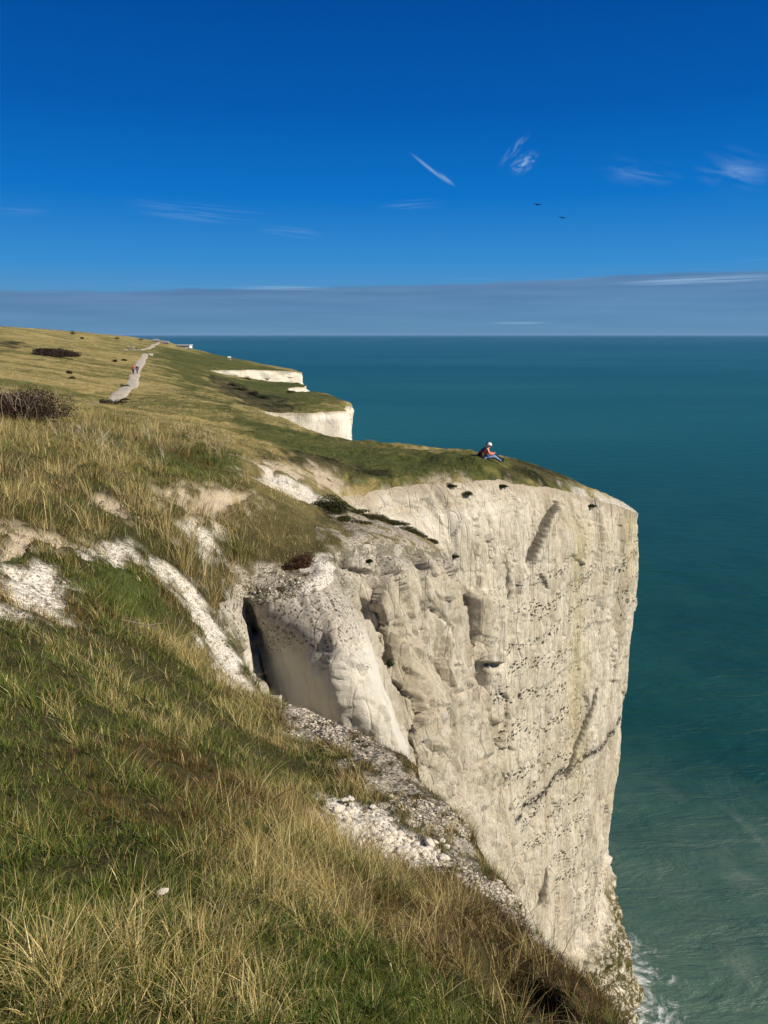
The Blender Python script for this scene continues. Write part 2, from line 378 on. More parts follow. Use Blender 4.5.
# ---- patches of bare ground, outlined as surveyed; (outline, lo, hi)
PATCH = {
 'chalk': [([(75,547),(110,543),(140,550),(146,556),(110,560),(80,555)],8,20),
           ([(168,567),(186,577),(206,598),(226,630),(270,692),(234,692),(216,668),(200,630),(184,602),(166,580)],8,20),
           ([(572,489),(600,494),(640,508),(642,516),(600,504),(572,494)],40,60),
           ([(176,528),(200,524),(226,532),(224,541),(196,547),(178,541)],12,24),
           ([(0,572),(40,566),(72,580),(60,605),(45,622),(0,630)],5,14),
           ([(248,474),(280,474),(310,488),(332,500),(318,505),(290,494),(262,482)],20,40),
           ([(330,800),(385,806),(440,850),(452,876),(400,878),(345,850),(320,822)],4,9),
           ([(322,555),(345,560),(340,580),(318,580)],16,22),
           ([(322,555),(330,557),(330,570),(322,570)],16,22)],
 'soil':  [([(250,466),(280,462),(318,470),(340,480),(330,486),(296,477),(255,474)],22,44),
           ([(150,497),(180,490),(215,487),(248,494),(252,504),(215,514),(170,514),(152,506)],14,26),
           ([(0,522),(30,524),(62,530),(72,541),(40,550),(0,562)],7,16),
           ([(345,486),(392,488),(420,483),(453,478),(479,482),(509,486),(540,487),(540,492),(480,488),(350,498)],30,60),
           ([(104,500),(124,498),(120,510),(106,508)],14,22)],
 'gravel':[([(340,536),(380,531),(410,536),(440,545),(440,556),(350,556),(338,546)],18,30),
           ([(345,514),(400,522),(438,540),(400,540),(350,532)],20,34),
           ([(270,690),(300,700),(345,722),(402,762),(442,805),(480,862),(530,915),(585,965),(560,960),(500,910),(455,872),(420,830),(370,782),(320,742),(285,722)],3,14),
           ([(236,566),(270,562),(300,572),(330,570),(338,590),(300,600),(262,600),(240,592)],15,20),
           ([(470,600),(400,600),(420,560)],15,19)],
 'green': [([(150,345),(200,352),(235,358),(262,366),(300,372),(262,378),(230,372),(205,392),(232,410),(262,424),(300,430),(360,443),(480,456),(560,470),(612,494),(572,487),(530,483),(500,481),(478,478),(453,475),(420,480),(392,485),(350,482),(335,470),(270,446),(238,425),(205,402),(180,385),(165,372),(155,360)],30,1500),
           ([(225,376),(300,376),(345,404),(300,408),(262,404),(240,392)],120,330),
           ([(60,575),(120,562),(160,572),(175,600),(180,620),(120,625),(60,610)],7,15),
           ([(150,450),(230,450),(245,468),(240,490),(180,480),(150,470)],16,34)],
 'scrub': [([(498,463),(540,465),(570,481),(560,486),(520,479),(488,474)],36,60),
           ([(316,505),(350,504),(400,516),(438,540),(400,533),(350,524),(318,526)],20,36),
           ([(262,452),(300,452),(345,462),(392,470),(380,476),(340,470),(300,466),(262,462)],28,60),
           ([(205,372),(232,382),(262,392),(300,404),(268,410),(262,420),(240,404),(222,392),(205,380)],90,330),
           ([(0,342),(18,342),(30,346),(0,347)],120,300)],
 'track': [([(60,411),(80,409),(100,405),(108,402),(108,404),(100,407),(80,412),(60,414)],50,100)],
}
POLYW = {}
for kname, lst in PATCH.items():
    POLYW[kname] = []
    for poly, lo, hi in lst:
        p = np.array(poly, float); h = ground_hit(p[:, 0], p[:, 1], lo, hi)
        POLYW[kname].append(warp(h[:, 0], h[:, 1]))
def poly_sd(w, P):
    x, y = w[..., 0], w[..., 1]; D = np.full(x.shape, 1e9); ins = np.zeros(x.shape, bool); j = len(P) - 1
    for i in range(len(P)):
        ax, ay = P[j]; bx, by = P[i] - P[j]; t = np.clip(((x - ax) * bx + (y - ay) * by) / (bx*bx + by*by + 1e-12), 0, 1)
        D = np.minimum(D, (x - ax - bx * t) ** 2 + (y - ay - by * t) ** 2)
        if P[i][1] != P[j][1]:
            ins ^= ((P[i][1] > y) != (P[j][1] > y)) & (x < (P[j][0] - P[i][0]) * (y - P[i][1]) / (P[j][1] - P[i][1]) + P[i][0])
        j = i
    D = np.sqrt(D); return np.where(ins, D, -D)
SOFT = dict(chalk=.05, soil=.05, gravel=.05, green=.06, scrub=.03, track=.006)
def masks(x, y):
    w = warp(x, y); out = {}
    R = np.hypot(x, y + 4)
    f = 1 / np.clip(R, 2, 400) * 14
    nz = fbm(x * .9, y * .9, seed=3, oct=4) ; nw = fbm(w[..., 0] * 45, w[..., 1] * 45, seed=5, oct=4)
    for kname, L in POLYW.items():
        s = SOFT[kname]; m = np.zeros(x.shape)
        for P in L:
            bb0 = P.min(0) - 4 * s; bb1 = P.max(0) + 4 * s
            q = (w[..., 0] > bb0[0]) & (w[..., 0] < bb1[0]) & (w[..., 1] > bb0[1]) & (w[..., 1] < bb1[1])
            if not q.any(): continue
            sd = poly_sd(w[q], P) + s * 1.1 * nw[q] * (0 if kname == 'track' else 1)
            m[q] = np.maximum(m[q], sstep(-s * .45, s * .45, sd))
        out[kname] = m
    return out
def land(x, y, M=None):
    "land height with hummocks, eroded hollows and banks"
    z = land_s(x, y); R = np.hypot(x, y)
    if M is None: M = masks(x, y)
    near = 1 / (1 + (R / 60) ** 2)
    d, _ = rim_dist(x, y)
    ed = sstep(0, 1.2, np.clip(d, 0, 9)) * .85 + .15
    wr = .35 + .5 * sstep(14, 40, R); z = z - (.16 + .10 * sstep(14, 40, R)) * np.clip(1 - d / wr, 0, 1) ** 2          # the brow rolls over
    z = z + ed * (.16 * fbm(x * .55, y * .55, seed=21, oct=4) * np.clip(R / 6, .5, 1.4) + .075 * fbm(x * 2.1, y * 2.1, seed=22, oct=3) + .016 * fbm(x * 8, y * 8, seed=24, oct=2) * near)
    z = z + ed * .5 * fbm(x * .06, y * .06, seed=23, oct=3) * sstep(25, 90, R)
    z = z - .16 * M['soil'] * near * sstep(5, 12, R) - .07 * M['chalk'] * near + .05 * fbm(x * 5, y * 5, seed=30) * np.maximum(M['chalk'], M['gravel']) * near
    hol = np.exp(-(((x - .68) / .24) ** 2 + ((y - 3.3) / .34) ** 2) ** 2)          # dark hollow in the grass near the brow
    return z - .55 * hol

# ------------------------------------------------------------------ materials of the setting
def mat_ground():
    m, t, b = material('turf_and_soil', .95, .1)
    P = t.n('ShaderNodeNewGeometry').outputs['Position']
    n1 = t.noise(t.pos((.02, .05, .05), vec=P), 1, 5, .6, 1.5); n2 = t.noise(P, .5, 6, .65); n3 = t.noise(P, 5, 5, .7)
    st_ = t.noise(t.pos((.35, .7, .9), rot=(0, 0, .3), vec=P), 1, 8, .75)
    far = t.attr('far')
    straw = t.mix(n3, (.30, .225, .08), (.52, .42, .18)); olive = t.mix(n2, (.085, .095, .022), (.19, .18, .055))
    f = t.ramp(t.math('ADD', t.math('MULTIPLY', n1, .5), t.math('MULTIPLY', st_, .5)), .42, .58)
    fieldc = t.mix(f, olive, straw)
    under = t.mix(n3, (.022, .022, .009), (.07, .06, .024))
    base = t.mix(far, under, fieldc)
    green = t.mix(n3, (.035, .052, .011), (.10, .115, .03))
    base = t.mix(t.math('MULTIPLY', t.attr('green'), t.ramp(n2, .1, .7, .6, .95)), base, green)
    scrub = t.mix(t.ramp(t.noise(P, .35, 5, .7), .38, .62), (.014, .018, .006), (.1, .085, .04))
    base = t.mix(t.math('MULTIPLY', t.attr('scrub'), .9), base, scrub)
    base = t.mix(t.math('MULTIPLY', t.attr('track'), .7), base, (.4, .33, .2))
    # bare things
    peb = t.vor(P, 16, out='Color'); pd = t.vor(P, 16); peb2 = t.vor(P, 42, out='Color'); sep = t.n('ShaderNodeSeparateColor'); t.set(sep.inputs[0], peb)
    sep2 = t.n('ShaderNodeSeparateColor'); t.set(sep2.inputs[0], peb2)
    soil = t.mix(n3, (.40, .31, .20), (.60, .51, .37)); soil = t.mix(t.ramp(sep2.outputs[0], .82, .88), soil, (.55, .49, .38))
    base = t.mix(t.math('MULTIPLY', t.attr('soil'), t.ramp(t.noise(P, 1.7, 7, .78), .33, .43)), base, soil)
    grav = t.mix(sep.outputs[0], (.24, .20, .145), (.54, .49, .39)); grav = t.mix(t.ramp(sep2.outputs[1], .3, .9, 0, .6), grav, (.42, .39, .33))
    grav = t.mix(t.ramp(sep2.outputs[0], .72, .78), grav, (.1, .085, .06))
    base = t.mix(t.math('MULTIPLY', t.attr('gravel'), t.ramp(t.noise(P, 1.6, 6, .75), .40, .50)), base, grav)
    ch = t.mix(n3, (.60, .56, .47), (.78, .74, .65)); ch = t.mix(t.ramp(sep2.outputs[0], .8, .86), ch, (.25, .2, .13)); ch = t.mix(t.ramp(t.noise(P, 7, 5, .7), .56, .66), ch, (.2, .16, .08))
    base = t.mix(t.math('MULTIPLY', t.attr('chalk'), t.ramp(t.noise(P, 1.9, 7, .78), .34, .44)), base, ch)
    tr = t.mix(n3, (.33, .30, .25), (.5, .47, .4))
    t.set(b.inputs['Base Color'], base)
    h = t.math('ADD', t.noise(P, 14, 5, .7), t.math('MULTIPLY', pd, -.8))
    hf = t.noise(P, .8, 6, .7)
    bp = t.bump(h, .7, .05); bp = t.bump(hf, t.math('MULTIPLY', far, .8), 1.2, bp)
    t.set(b.inputs['Normal'], bp); return m
def mat_cliff(name='weathered_chalk', scale=1.0):
    m, t, b = material(name, .92, .12)
    P = t.n('ShaderNodeNewGeometry').outputs['Position']
    big = t.noise(t.pos((.16, .16, .07), vec=P), scale, 5, .6, .6); med = t.noise(t.pos((1, 1, .55), vec=P), .9 * scale, 6, .65)
    fine = t.noise(P, 6 * scale, 6, .7); vert = t.noise(t.pos((1.4, 1.4, .1), vec=P), scale, 5, .7, .8)
    c = t.mix(t.ramp(big, .36, .64), (.64, .56, .41), (.80, .73, .59))
    c = t.mix(t.ramp(med, .45, .72, 0, .8), c, (.53, .465, .345))
    c = t.mix(t.ramp(vert, .52, .68, 0, .75), c, (.70, .65, .55))
    c = t.mix(t.ramp(fine, .5, .75, 0, .55), c, (.44, .38, .28))
    c = t.mix(t.ramp(t.noise(P, 2.1, 5, .75), .57, .64, 0, .8), c, (.74, .70, .62))
    c = t.mix(t.ramp(t.noise(t.pos((1, 1, .22), loc=(9, 3, 1), vec=P), .45, 6, .75), .57, .70, 0, .55), c, (.38, .34, .27))
    wc = t.mix(fine, (.70, .66, .56), (.82, .79, .71)); wc = t.mix(t.ramp(t.noise(t.pos((1, 1, .6), vec=P), 1.7, 7, .75), .50, .66, 0, .55), wc, (.54, .48, .37))
    c = t.mix(t.math('MULTIPLY', t.attr('white'), .9), c, wc)
    sm0 = t.math('SUBTRACT', 1.0, t.attr('white'), clamp=True)
    stn = t.noise(t.pos((.9, .9, .16), loc=(4, 8, 2), vec=P), .55, 8, .72, .4)
    c = t.mix(t.math('MULTIPLY', t.ramp(stn, .50, .64), t.math('MULTIPLY', sm0, .62)), c, (.40, .335, .225))
    c = t.mix(t.math('MULTIPLY', t.ramp(stn, .42, .32), .55), c, (.82, .78, .70))
    gy = t.noise(t.pos((1, 1, .7), loc=(1, 5, 3), vec=P), .42, 7, .75)
    c = t.mix(t.math('MULTIPLY', t.ramp(gy, .56, .68), t.math('MULTIPLY', sm0, .5)), c, (.36, .33, .27))
    gr = t.noise(P, 17 * scale, 5, .8); gr2 = t.noise(t.pos((1, 1, .5), vec=P), 3.6 * scale, 8, .85)
    c = t.mix(t.math('MULTIPLY', t.ramp(gr2, .50, .60), t.math('MULTIPLY', sm0, .55)), c, (.34, .285, .195))
    c = t.mix(t.math('MULTIPLY', t.ramp(gr, .54, .66), t.math('MULTIPLY', sm0, .5)), c, (.30, .25, .18))
    c = t.mix(t.math('MULTIPLY', t.ramp(gr2, .42, .34), .6), c, (.80, .77, .70))
    bed = t.noise(t.pos((.12, .12, 3.2), vec=t.mix(.02, P, t.noise(P, .5, 3, out='Color'), 'LINEAR_LIGHT')), 1.3, 4, .7)
    c = t.mix(t.math('MULTIPLY', t.ramp(bed, .60, .68), t.math('MULTIPLY', sm0, .28)), c, (.33, .27, .19))
    jn = t.vor(t.pos((1, 1, .13), rot=(.05, .08, 0), vec=t.mix(.025, P, t.noise(P, 1.6, 4, .6, out='Color'), 'LINEAR_LIGHT')), 1.5, 'DISTANCE_TO_EDGE')
    c = t.mix(t.math('MULTIPLY', t.ramp(jn, .022, .004, 0, .5), t.math('MULTIPLY', t.ramp(t.noise(P, .6, 4), .46, .6), sm0)), c, (.19, .15, .10))
    # speckled weathered flint/lichen zones
    v = t.vor(P, 19 * scale, out='Color'); s = t.n('ShaderNodeSeparateColor'); t.set(s.inputs[0], v)
    rub = t.mix(s.outputs[0], (.48, .42, .33), (.78, .73, .63)); rub = t.mix(t.ramp(s.outputs[1], .84, .9), rub, (.17, .14, .10))
    c = t.mix(t.math('MULTIPLY', t.attr('gravel'), t.ramp(t.noise(P, 3, 5, .7), .3, .5)), c, rub)
    # flint nodules: dark rows along the level beds
    vd = t.vor(t.pos((1, 1, 1.6), vec=t.mix(.06, P, t.noise(P, 5, 4, .7, out='Color'), 'LINEAR_LIGHT')), 1.6); vd2 = t.vor(t.pos((1, 1, 1.7), loc=(3, 1, 7), vec=P), 3.1)
    nod = t.math('MULTIPLY', t.ramp(vd, .21, .28, 1, 0), t.attr('flint'))
    nod2 = t.math('MULTIPLY', t.ramp(vd2, .28, .36, 1, 0), t.attr('flint'))
    band = t.attr('band')
    zr = t.n('ShaderNodeSeparateXYZ'); t.set(zr.inputs[0], P); zrow = t.math('FRACT', t.math('MULTIPLY', t.math('ADD', zr.outputs[2], t.math('MULTIPLY', t.noise(P, .25, 4), 5.0)), .5))
    row = t.ramp(t.math('ABSOLUTE', t.math('SUBTRACT', zrow, .5)), .10, .26, 1, .12)
    nod3 = t.math('MULTIPLY', t.ramp(t.noise(t.pos((1, 1, 2.2), vec=P), 3.2, 4, .7), .42, .50), band)
    fl = t.math('MAXIMUM', t.math('MULTIPLY', t.math('MAXIMUM', nod, nod2), t.ramp(t.math('MULTIPLY', row, t.noise(P, .9, 4, .6)), .10, .24)), nod3)
    c = t.mix(t.math('MULTIPLY', fl, .95), c, (.04, .036, .032))
    c = t.mix(t.math('MULTIPLY', t.attr('lichen'), t.ramp(fine, .35, .6)), c, (.50, .44, .17))
    c = t.mix(t.math('MULTIPLY', t.attr('soil'), t.ramp(t.noise(P, 2.5, 5, .7), .25, .45)), c, t.mix(fine, (.42, .34, .24), (.60, .52, .40)))
    c = t.mix(t.math('MULTIPLY', t.attr('veg'), t.ramp(t.noise(P, 1.6, 6, .75), .42, .54)), c, t.mix(fine, (.04, .045, .015), (.17, .14, .05)))
    c = t.mix(t.math('MULTIPLY', t.attr('crack'), .85), c, (.09, .075, .055))  # crack grooves darkened in colour, standing in for the shade inside them
    fis = t.vor(t.pos((1, 1, .28), rot=(.12, .2, 0), vec=t.mix(.06, P, t.noise(P, 1.2, 4, .6, out='Color'), 'LINEAR_LIGHT')), .75, 'DISTANCE_TO_EDGE')
    c = t.mix(t.math('MULTIPLY', t.ramp(fis, .014, .003, 0, .3), t.math('MULTIPLY', t.ramp(t.noise(P, .9, 3), .45, .6), sm0)), c, (.17, .14, .10))
    t.set(b.inputs['Base Color'], c)
    h = t.math('ADD', t.noise(t.pos((1, 1, .6), vec=P), 2.6, 9, .78), t.math('MULTIPLY', t.vor(t.pos((1, 1, .7), rot=(.2, .1, 0), vec=P), 2.2, 'DISTANCE_TO_EDGE'), .3))
    sm_ = t.math('SUBTRACT', 1.0, t.math('MULTIPLY', t.attr('white'), .25))
    h = t.math('ADD', h, t.math('MULTIPLY', t.ramp(jn, .05, .0, 0, -1), .25)); bp = t.bump(h, t.math('MULTIPLY', sm_, .8), .34); bp = t.bump(t.noise(P, 11, 6, .8), t.math('MULTIPLY', sm_, .7), .06, bp)
    t.set(b.inputs['Normal'], bp); return m
MG = mat_ground(); MC = mat_cliff()

# ------------------------------------------------------------------ ground sheet
def lin(a, b, n): return np.linspace(a, b, n, endpoint=False)
az = np.radians(np.concatenate([lin(-110, -38, 60), lin(-38, 34, 760), np.linspace(34, 100, 60)]))
lr = np.concatenate([lin(math.log(.6), math.log(4.5), 40), lin(math.log(4.5), math.log(30), 420), lin(math.log(30), math.log(500), 400), np.linspace(math.log(500), math.log(3600), 70)])
AZ, LR = np.meshgrid(az, lr, indexing='ij'); R = np.exp(LR)
GX = POLE[0] + np.sin(AZ) * R; GY = POLE[1] + np.cos(AZ) * R
D = np.empty(GX.shape); Q = np.empty(GX.shape + (2,))
D, Q = rim_dist(GX, GY)
inl = D > 0
c = inl[:-1, :-1] | inl[1:, :-1] | inl[:-1, 1:] | inl[1:, 1:]
keep = np.zeros(GX.shape, bool)
for a in (0, 1):
    for b_ in (0, 1): keep[a:GX.shape[0]-1+a, b_:GX.shape[1]-1+b_] |= c
snap = keep & ~inl
GX = np.where(snap, Q[..., 0], GX); GY = np.where(snap, Q[..., 1], GY)
idx = -np.ones(GX.shape, int); idx[keep] = np.arange(keep.sum())
ii, jj = np.nonzero(c)
faces = np.stack([idx[ii, jj], idx[ii+1, jj], idx[ii+1, jj+1], idx[ii, jj+1]], 1)
gx, gy = GX[keep], GY[keep]; gM = masks(gx, gy); gz = land(gx, gy, gM)
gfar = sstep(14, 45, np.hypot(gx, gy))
ground = mesh_np('ground', np.stack([gx, gy, gz], 1), faces[:, ::-1], MG, attrs=dict(far=gfar, **gM))
# turn faces up if needed
if ground.data.polygons[1000].normal.z < 0: ground.data.flip_normals()
tag(ground, 'grassy clifftop land with bare chalk and soil patches and a pale track', 'ground', kind='structure')
print('ground', len(gx), time.time() - T0)

# ------------------------------------------------------------------ cliff walls
def wall(name, t0, t1, ncol, nrow, density, amp, label, topfade=.8):
    # column parameters with spacing proportional to distance
    td = np.linspace(t0, t1, 6000); C = catmull(NET[:, 0, :], td)
    seg = np.linalg.norm(np.diff(C[:, :2], axis=0), axis=1); wgt = seg / density(.5 * (C[1:] + C[:-1]))
    cum = np.concatenate([[0], np.cumsum(wgt)]); tc = np.interp(np.linspace(0, cum[-1], ncol), cum, td)
    G = catmull(NET, tc)                                    # ncol x NL x 3
    _o = wobble(G[:, 0, 0], G[:, 0, 1]); fall = np.exp(-np.linspace(0, 1, NL) * 9)[None]
    G = G.copy(); G[..., 0] += _o[0][:, None] * fall; G[..., 1] += _o[1][:, None] * fall
    # rim heights from the land itself
    rx, ry = G[:, 0, 0], G[:, 0, 1]
    rz = land(rx, ry)
    u = np.linspace(0, 1, nrow) ** 1.35
    fi = u * (NL - 1); i0 = np.minimum(fi.astype(int), NL - 2); f = (fi - i0)[None, :, None]
    V = G[:, i0, :] * (1 - f) + G[:, i0 + 1, :] * f
    dz = (rz - V[:, 0, 2])[:, None] * np.exp(-u * 40)[None]
    V[..., 2] += dz
    # an inward lip that runs under the turf
    ds = np.gradient(V, axis=0); du = np.gradient(V, axis=1); N = np.cross(ds, du); N /= np.linalg.norm(N, axis=-1, keepdims=True) + 1e-9
    # smooth normals
    for _ in range(6):
        N[1:-1] = (N[:-2] + N[1:-1] * 2 + N[2:]) / 4; N[:, 1:-1] = (N[:, :-2] + N[:, 1:-1] * 2 + N[:, 2:]) / 4
    N /= np.linalg.norm(N, axis=-1, keepdims=True) + 1e-9
    # outward should point to the sea side
    mid = N[:, nrow // 2]; test = V[:, nrow // 2] + mid * .5
    dd, _ = rim_dist(V[:, 0, 0] + mid[:, 0] * .3, V[:, 0, 1] + mid[:, 1] * .3)
    if (dd > 0).mean() > .5: N = -N
    at = amp(V, N, rz)
    disp = at.pop('disp')
    depth = (V[:, :1, 2] - V[..., 2])
    disp = disp * sstep(0, topfade, depth)
    V = V + N * disp[..., None]
    lip = V[:, 0].copy(); lip -= N[:, 0] * .0; inward = N[:, 3].copy(); inward[:, 2] = 0; inward /= np.linalg.norm(inward, axis=1, keepdims=True) + 1e-9
    lip = lip - inward * .3; lip[:, 2] -= .25
    V = np.concatenate([lip[:, None], V], 1); nr = nrow + 1
    A2 = {k_: np.concatenate([a_[:, :1], a_], 1).ravel() for k_, a_ in at.items()}
    I = np.arange(ncol * nr).reshape(ncol, nr)
    fc = np.stack([I[:-1, :-1], I[1:, :-1], I[1:, 1:], I[:-1, 1:]], -1).reshape(-1, 4)
    o = mesh_np(name, V.reshape(-1, 3), fc, MC, attrs=A2, smooth=(name != 'cliff'))
    pn = np.zeros(len(fc) * 3, np.float32); o.data.polygons.foreach_get('normal', pn); pn = pn.reshape(-1, 3)
    Nf = N[:-1, :-1].reshape(-1, 3)
    if (pn.reshape(ncol - 1, nr - 1, 3)[:, 1:].reshape(-1, 3) * Nf[:len(pn) - 0][: (ncol-1)*(nr-2)]).sum() < 0: o.data.flip_normals()
    tag(o, label, 'cliff', kind='structure')
    return o, V
def pline_dist(PX, PY, pts):
    D = np.full(PX.shape, 1e9)
    for (ax, ay), (bx, by) in zip(pts[:-1], pts[1:]):
        ex, ey = bx - ax, by - ay; t = np.clip(((PX - ax) * ex + (PY - ay) * ey) / (ex*ex + ey*ey), 0, 1)
        D = np.minimum(D, np.hypot(PX - ax - ex * t, PY - ay - ey * t))
    return D
def amp_near(V, N, rz):
    x, y, z = V[..., 0], V[..., 1], V[..., 2]
    depth = V[:, :1, 2] - z
    main = sstep(30, 35, y) * np.ones_like(x)
    scal = np.clip(y / 40, .22, 1)
    px, py = proj(V)
    # scale features to the size of each spur
    s1 = 1.0
    A = .95 * fbm(x * .13, y * .13, z * .05, seed=41, oct=3)
    B = .55 * ridge(x * .42, y * .42, z * .13, seed=42)
    cv, ce = cells(x * .55 + .3 * fbm(x, y, z, seed=2), y * .55, z * .30, seed=50)
    cv2, ce2 = cells(x * 1.5, y * 1.5, z * .95 + .3 * fbm(x * .7, y * .7, z * .7, seed=4), seed=60)
    C = .34 * cv + .07 * cv2 - .22 * np.exp(-(ce / .06) ** 2) - .05 * np.exp(-(ce2 / .08) ** 2)
    E = .13 * fbm(x * 2.0, y * 2.0, z * 1.2, seed=43, oct=2) + .04 * (1 - main) * fbm(x * 5, y * 5, z * 3, seed=44, oct=2)
    p1 = np.exp(-(((y - 17) / 1.9) ** 2)) * (x > -5) * (z > -16)           # first spur stays smooth
    near = sstep(24, 13, y)
    gain = (.35 + .65 * main) * (1 - .75 * p1)
    p2 = sstep(19.5, 21, y) * sstep(32, 29, y)
    gain = gain + .25 * p2
    cv3, ce3 = cells(x * .95 + .25 * fbm(x * 2, y * 2, z * 2, seed=6), y * .95, z * .42, seed=66)
    jf = fbm(x * .5 + z * .12, y * .5, z * .06, seed=46, oct=4)
    m1 = 1 - main
    disp = (A * .5 + B * (.12 + .18 * m1) + (.34 * cv - .10 * np.exp(-(ce / .05) ** 2)) * (.45 + .3 * m1) + .07 * cv2 * m1 + (.07 + .09 * m1) * cv3 - .08 * np.exp(-(ce3 / .04) ** 2) + .75 * jf) * gain * (1 - .6 * near) * (1 - .42 * main) - .1 * main
    disp += (1 - main) * (.13 * cv3 * (1 - .85 * p1) + .10 * cv2 - .12 * np.exp(-(ce3 / .05) ** 2) * (1 - p1) + .22 * ridge(x * .8, y * .8, z * .22, seed=47) * (1 - .6 * p1) + .16 * fbm(x * .9, y * .9, z * .5, seed=48, oct=4)) + E * (.5 - .15 * main) * (1 - .6 * p1)
    disp = disp * (1 - .6 * p1 * sstep(.8, 2.2, depth))
    # named features of the headland face
    face = (y > 30) & (N[..., 1] < .35)
    def groove(pts, w, d):
        g_ = np.exp(-(pline_dist(px, py, pts) / (w * .8)) ** 2) * face
        P_ = np.array(pts, float); xl = np.interp(py, P_[:, 1], P_[:, 0]); inside = sstep(P_[0, 1] - 6, P_[0, 1] + 6, py) * sstep(P_[-1, 1] + 6, P_[-1, 1] - 6, py)
        lip_ = sstep(-1, 2, px - xl) * np.exp(-np.clip(px - xl, 0, 99) / (w * 2.6)) * inside * face
        return -d * .35 * g_ + d * .55 * lip_, g_
    crack = np.zeros_like(x)
    for pts, w, d in [([(556,503),(545,520),(537,545),(531,562)], 2.8, .8), ([(598,690),(585,728),(566,776)], 1.8, .5), ([(541,575),(546,588)], 1.5, .3), ([(372,640),(378,700),(392,760)], 1.3, .4), ([(430,585),(436,640),(448,720)], 1.2, .3), ([(455,700),(462,760),(472,830)], 1.4, .4), ([(510,560),(514,600)], 1.2, .3),
                      ([(466,592),(463,615),(466,650)], 3.0, 1.0), ([(410,528),(418,548)], 2.5, .5), ([(508,800),(502,818)], 2.2, .6), ([(500,760),(496,785)], 2.4, .6), ([(548,870),(543,905)], 2, .5)]:
        a_, g_ = groove(pts, w, d); disp += a_; crack = np.maximum(crack, sstep(.3, .6, g_))
    # rounded bulge right of the long crack, and the jutting block
    disp += face * .4 * np.exp(-(((px - 572) / 26) ** 2 + ((py - 545) / 40) ** 2))
    bl = sstep(0, 5, 17 - np.abs(px - 484)) * sstep(0, 7, 38 - np.abs(py - 627)); disp += face * bl * .8
    bl2 = sstep(0, 6, 13 - np.abs(px - 492)) * sstep(0, 10, 34 - np.abs(py - 694)); disp += face * bl2 * .6
    pc = (y > 18) & (y < 24)
    g_ = np.exp(-(pline_dist(px, py, [(352,612),(356,640),(362,668)]) / 2.6) ** 2) * pc; disp -= .7 * g_; crack = np.maximum(crack, g_)
    soil = sstep(.55, .1, depth - .5 * fbm(x * .8, y * .8, seed=8)) * main * sstep(58, 50, y)
    gravel = sstep(1.5, .3, depth - 1.2 * fbm(x * .6, y * .6, seed=9)) * (1 - main)
    gravel = np.maximum(gravel, p1 * sstep(1.8, .9, depth + .6 * (py - 640) / 100 + .8 * fbm(x * .8, y * .8, z * .8, seed=12)))
    white = p1 * sstep(.3, 1.4, depth) * .95
    white = np.maximum(white, .55 * sstep(30, 33, y) * sstep(3.6, .8, depth) * sstep(.9, 1.4, depth) * sstep(11, 5, x))
    flint = sstep(-.35, .1, fbm(x * .25, y * .25, z * .2, seed=70)) * main * sstep(-12.5, -14.5, z) * sstep(3.5, 6.5, x)
    zb = z + .45 * fbm(x * .25, y * .25, seed=71, oct=3)
    band = np.zeros_like(x)
    for lv, wd, st_ in [(-28.6, .26, 1.3), (-15.3, .12, .5), (-17.2, .09, .5), (-19.0, .12, .7), (-21.0, .1, .55), (-23.2, .12, .65), (-25.5, .1, .4), (-33.5, .14, .6), (-38.5, .14, .55)]:
        st_ = st_ * (1 if lv == -28.6 else sstep(-.1, .35, fbm(x * .22, y * .22, z * .1 + lv, seed=72)))
        band = np.maximum(band, st_ * np.exp(-((zb - lv) / wd) ** 2) * main * (1 if lv == -28.6 else 1) * sstep(5, 7, x))
    lichen = main * np.exp(-(((px - 576 - 5 * fbm(x * .5, y * .5, z * .3, seed=75)) / 7) ** 2)) * sstep(-11, -13, z) * sstep(-36, -24, z) * .5
    lichen = np.maximum(lichen, main * .5 * np.exp(-(((px - 632) / 8) ** 2)) * sstep(-20, -13, z))
    veg = sstep(-44.5, -47.5, z + .8 * fbm(x * .4, y * .4, z * .3, seed=77)) * (y > 35)
    rough = sstep(-43.5, -46, z)
    disp += rough * (.9 * ridge(x * .45, y * .45, z * .35, seed=80) + .4 * fbm(x * 1.4, y * 1.4, z * 1.4, seed=81))
    veg = np.maximum(veg, (1 - main) * sstep(1.0, .1, depth) * .7 * (1 - p1))
    veg = np.maximum(veg, sstep(16.6, 16.0, y) * (x < -2.6) * (y > 11.5) * .85)
    return dict(disp=disp, soil=soil, gravel=gravel, white=white, flint=flint, band=band, lichen=lichen, veg=veg, crack=crack)
def dens_near(C): return np.clip(np.hypot(C[:, 0], C[:, 1]), 6, 70) ** 1.0
o, VN = wall('cliff', 2.0, NEAR_END - 1 - 5.0, 1250, 520, dens_near, amp_near, 'tall cream chalk cliff of the near headland with its two spurs')
print('cliff', time.time() - T0)
def amp_far(V, N, rz):
    x, y, z = V[..., 0], V[..., 1], V[..., 2]; depth = V[:, :1, 2] - z; Z = np.zeros_like(x)
    disp = 1.6 * ridge(x * .12, y * .12, z * .05, seed=90) + .8 * fbm(x * .35, y * .35, z * .2, seed=91)
    cv, ce = cells(x * .25, y * .25, z * .12, seed=95); disp += .8 * cv
    white = sstep(.1, .8, depth) * (.55 + .2 * fbm(x * .1, y * .1, z * .1, seed=92))
    return dict(disp=disp * .7, soil=sstep(.9, .2, depth) * .4, gravel=Z, white=white, flint=Z, band=Z, lichen=Z, veg=sstep(.6, 0, depth) * .3, crack=Z)
wall('distant_cliff', NEAR_END - 6.0, len(ST) - 1 - .01, 1400, 90, lambda C: np.clip(C[:, 1], 40, 1200) ** 1.1, amp_far, 'white chalk cliffs farther along the coast behind the headland', topfade=1.5)
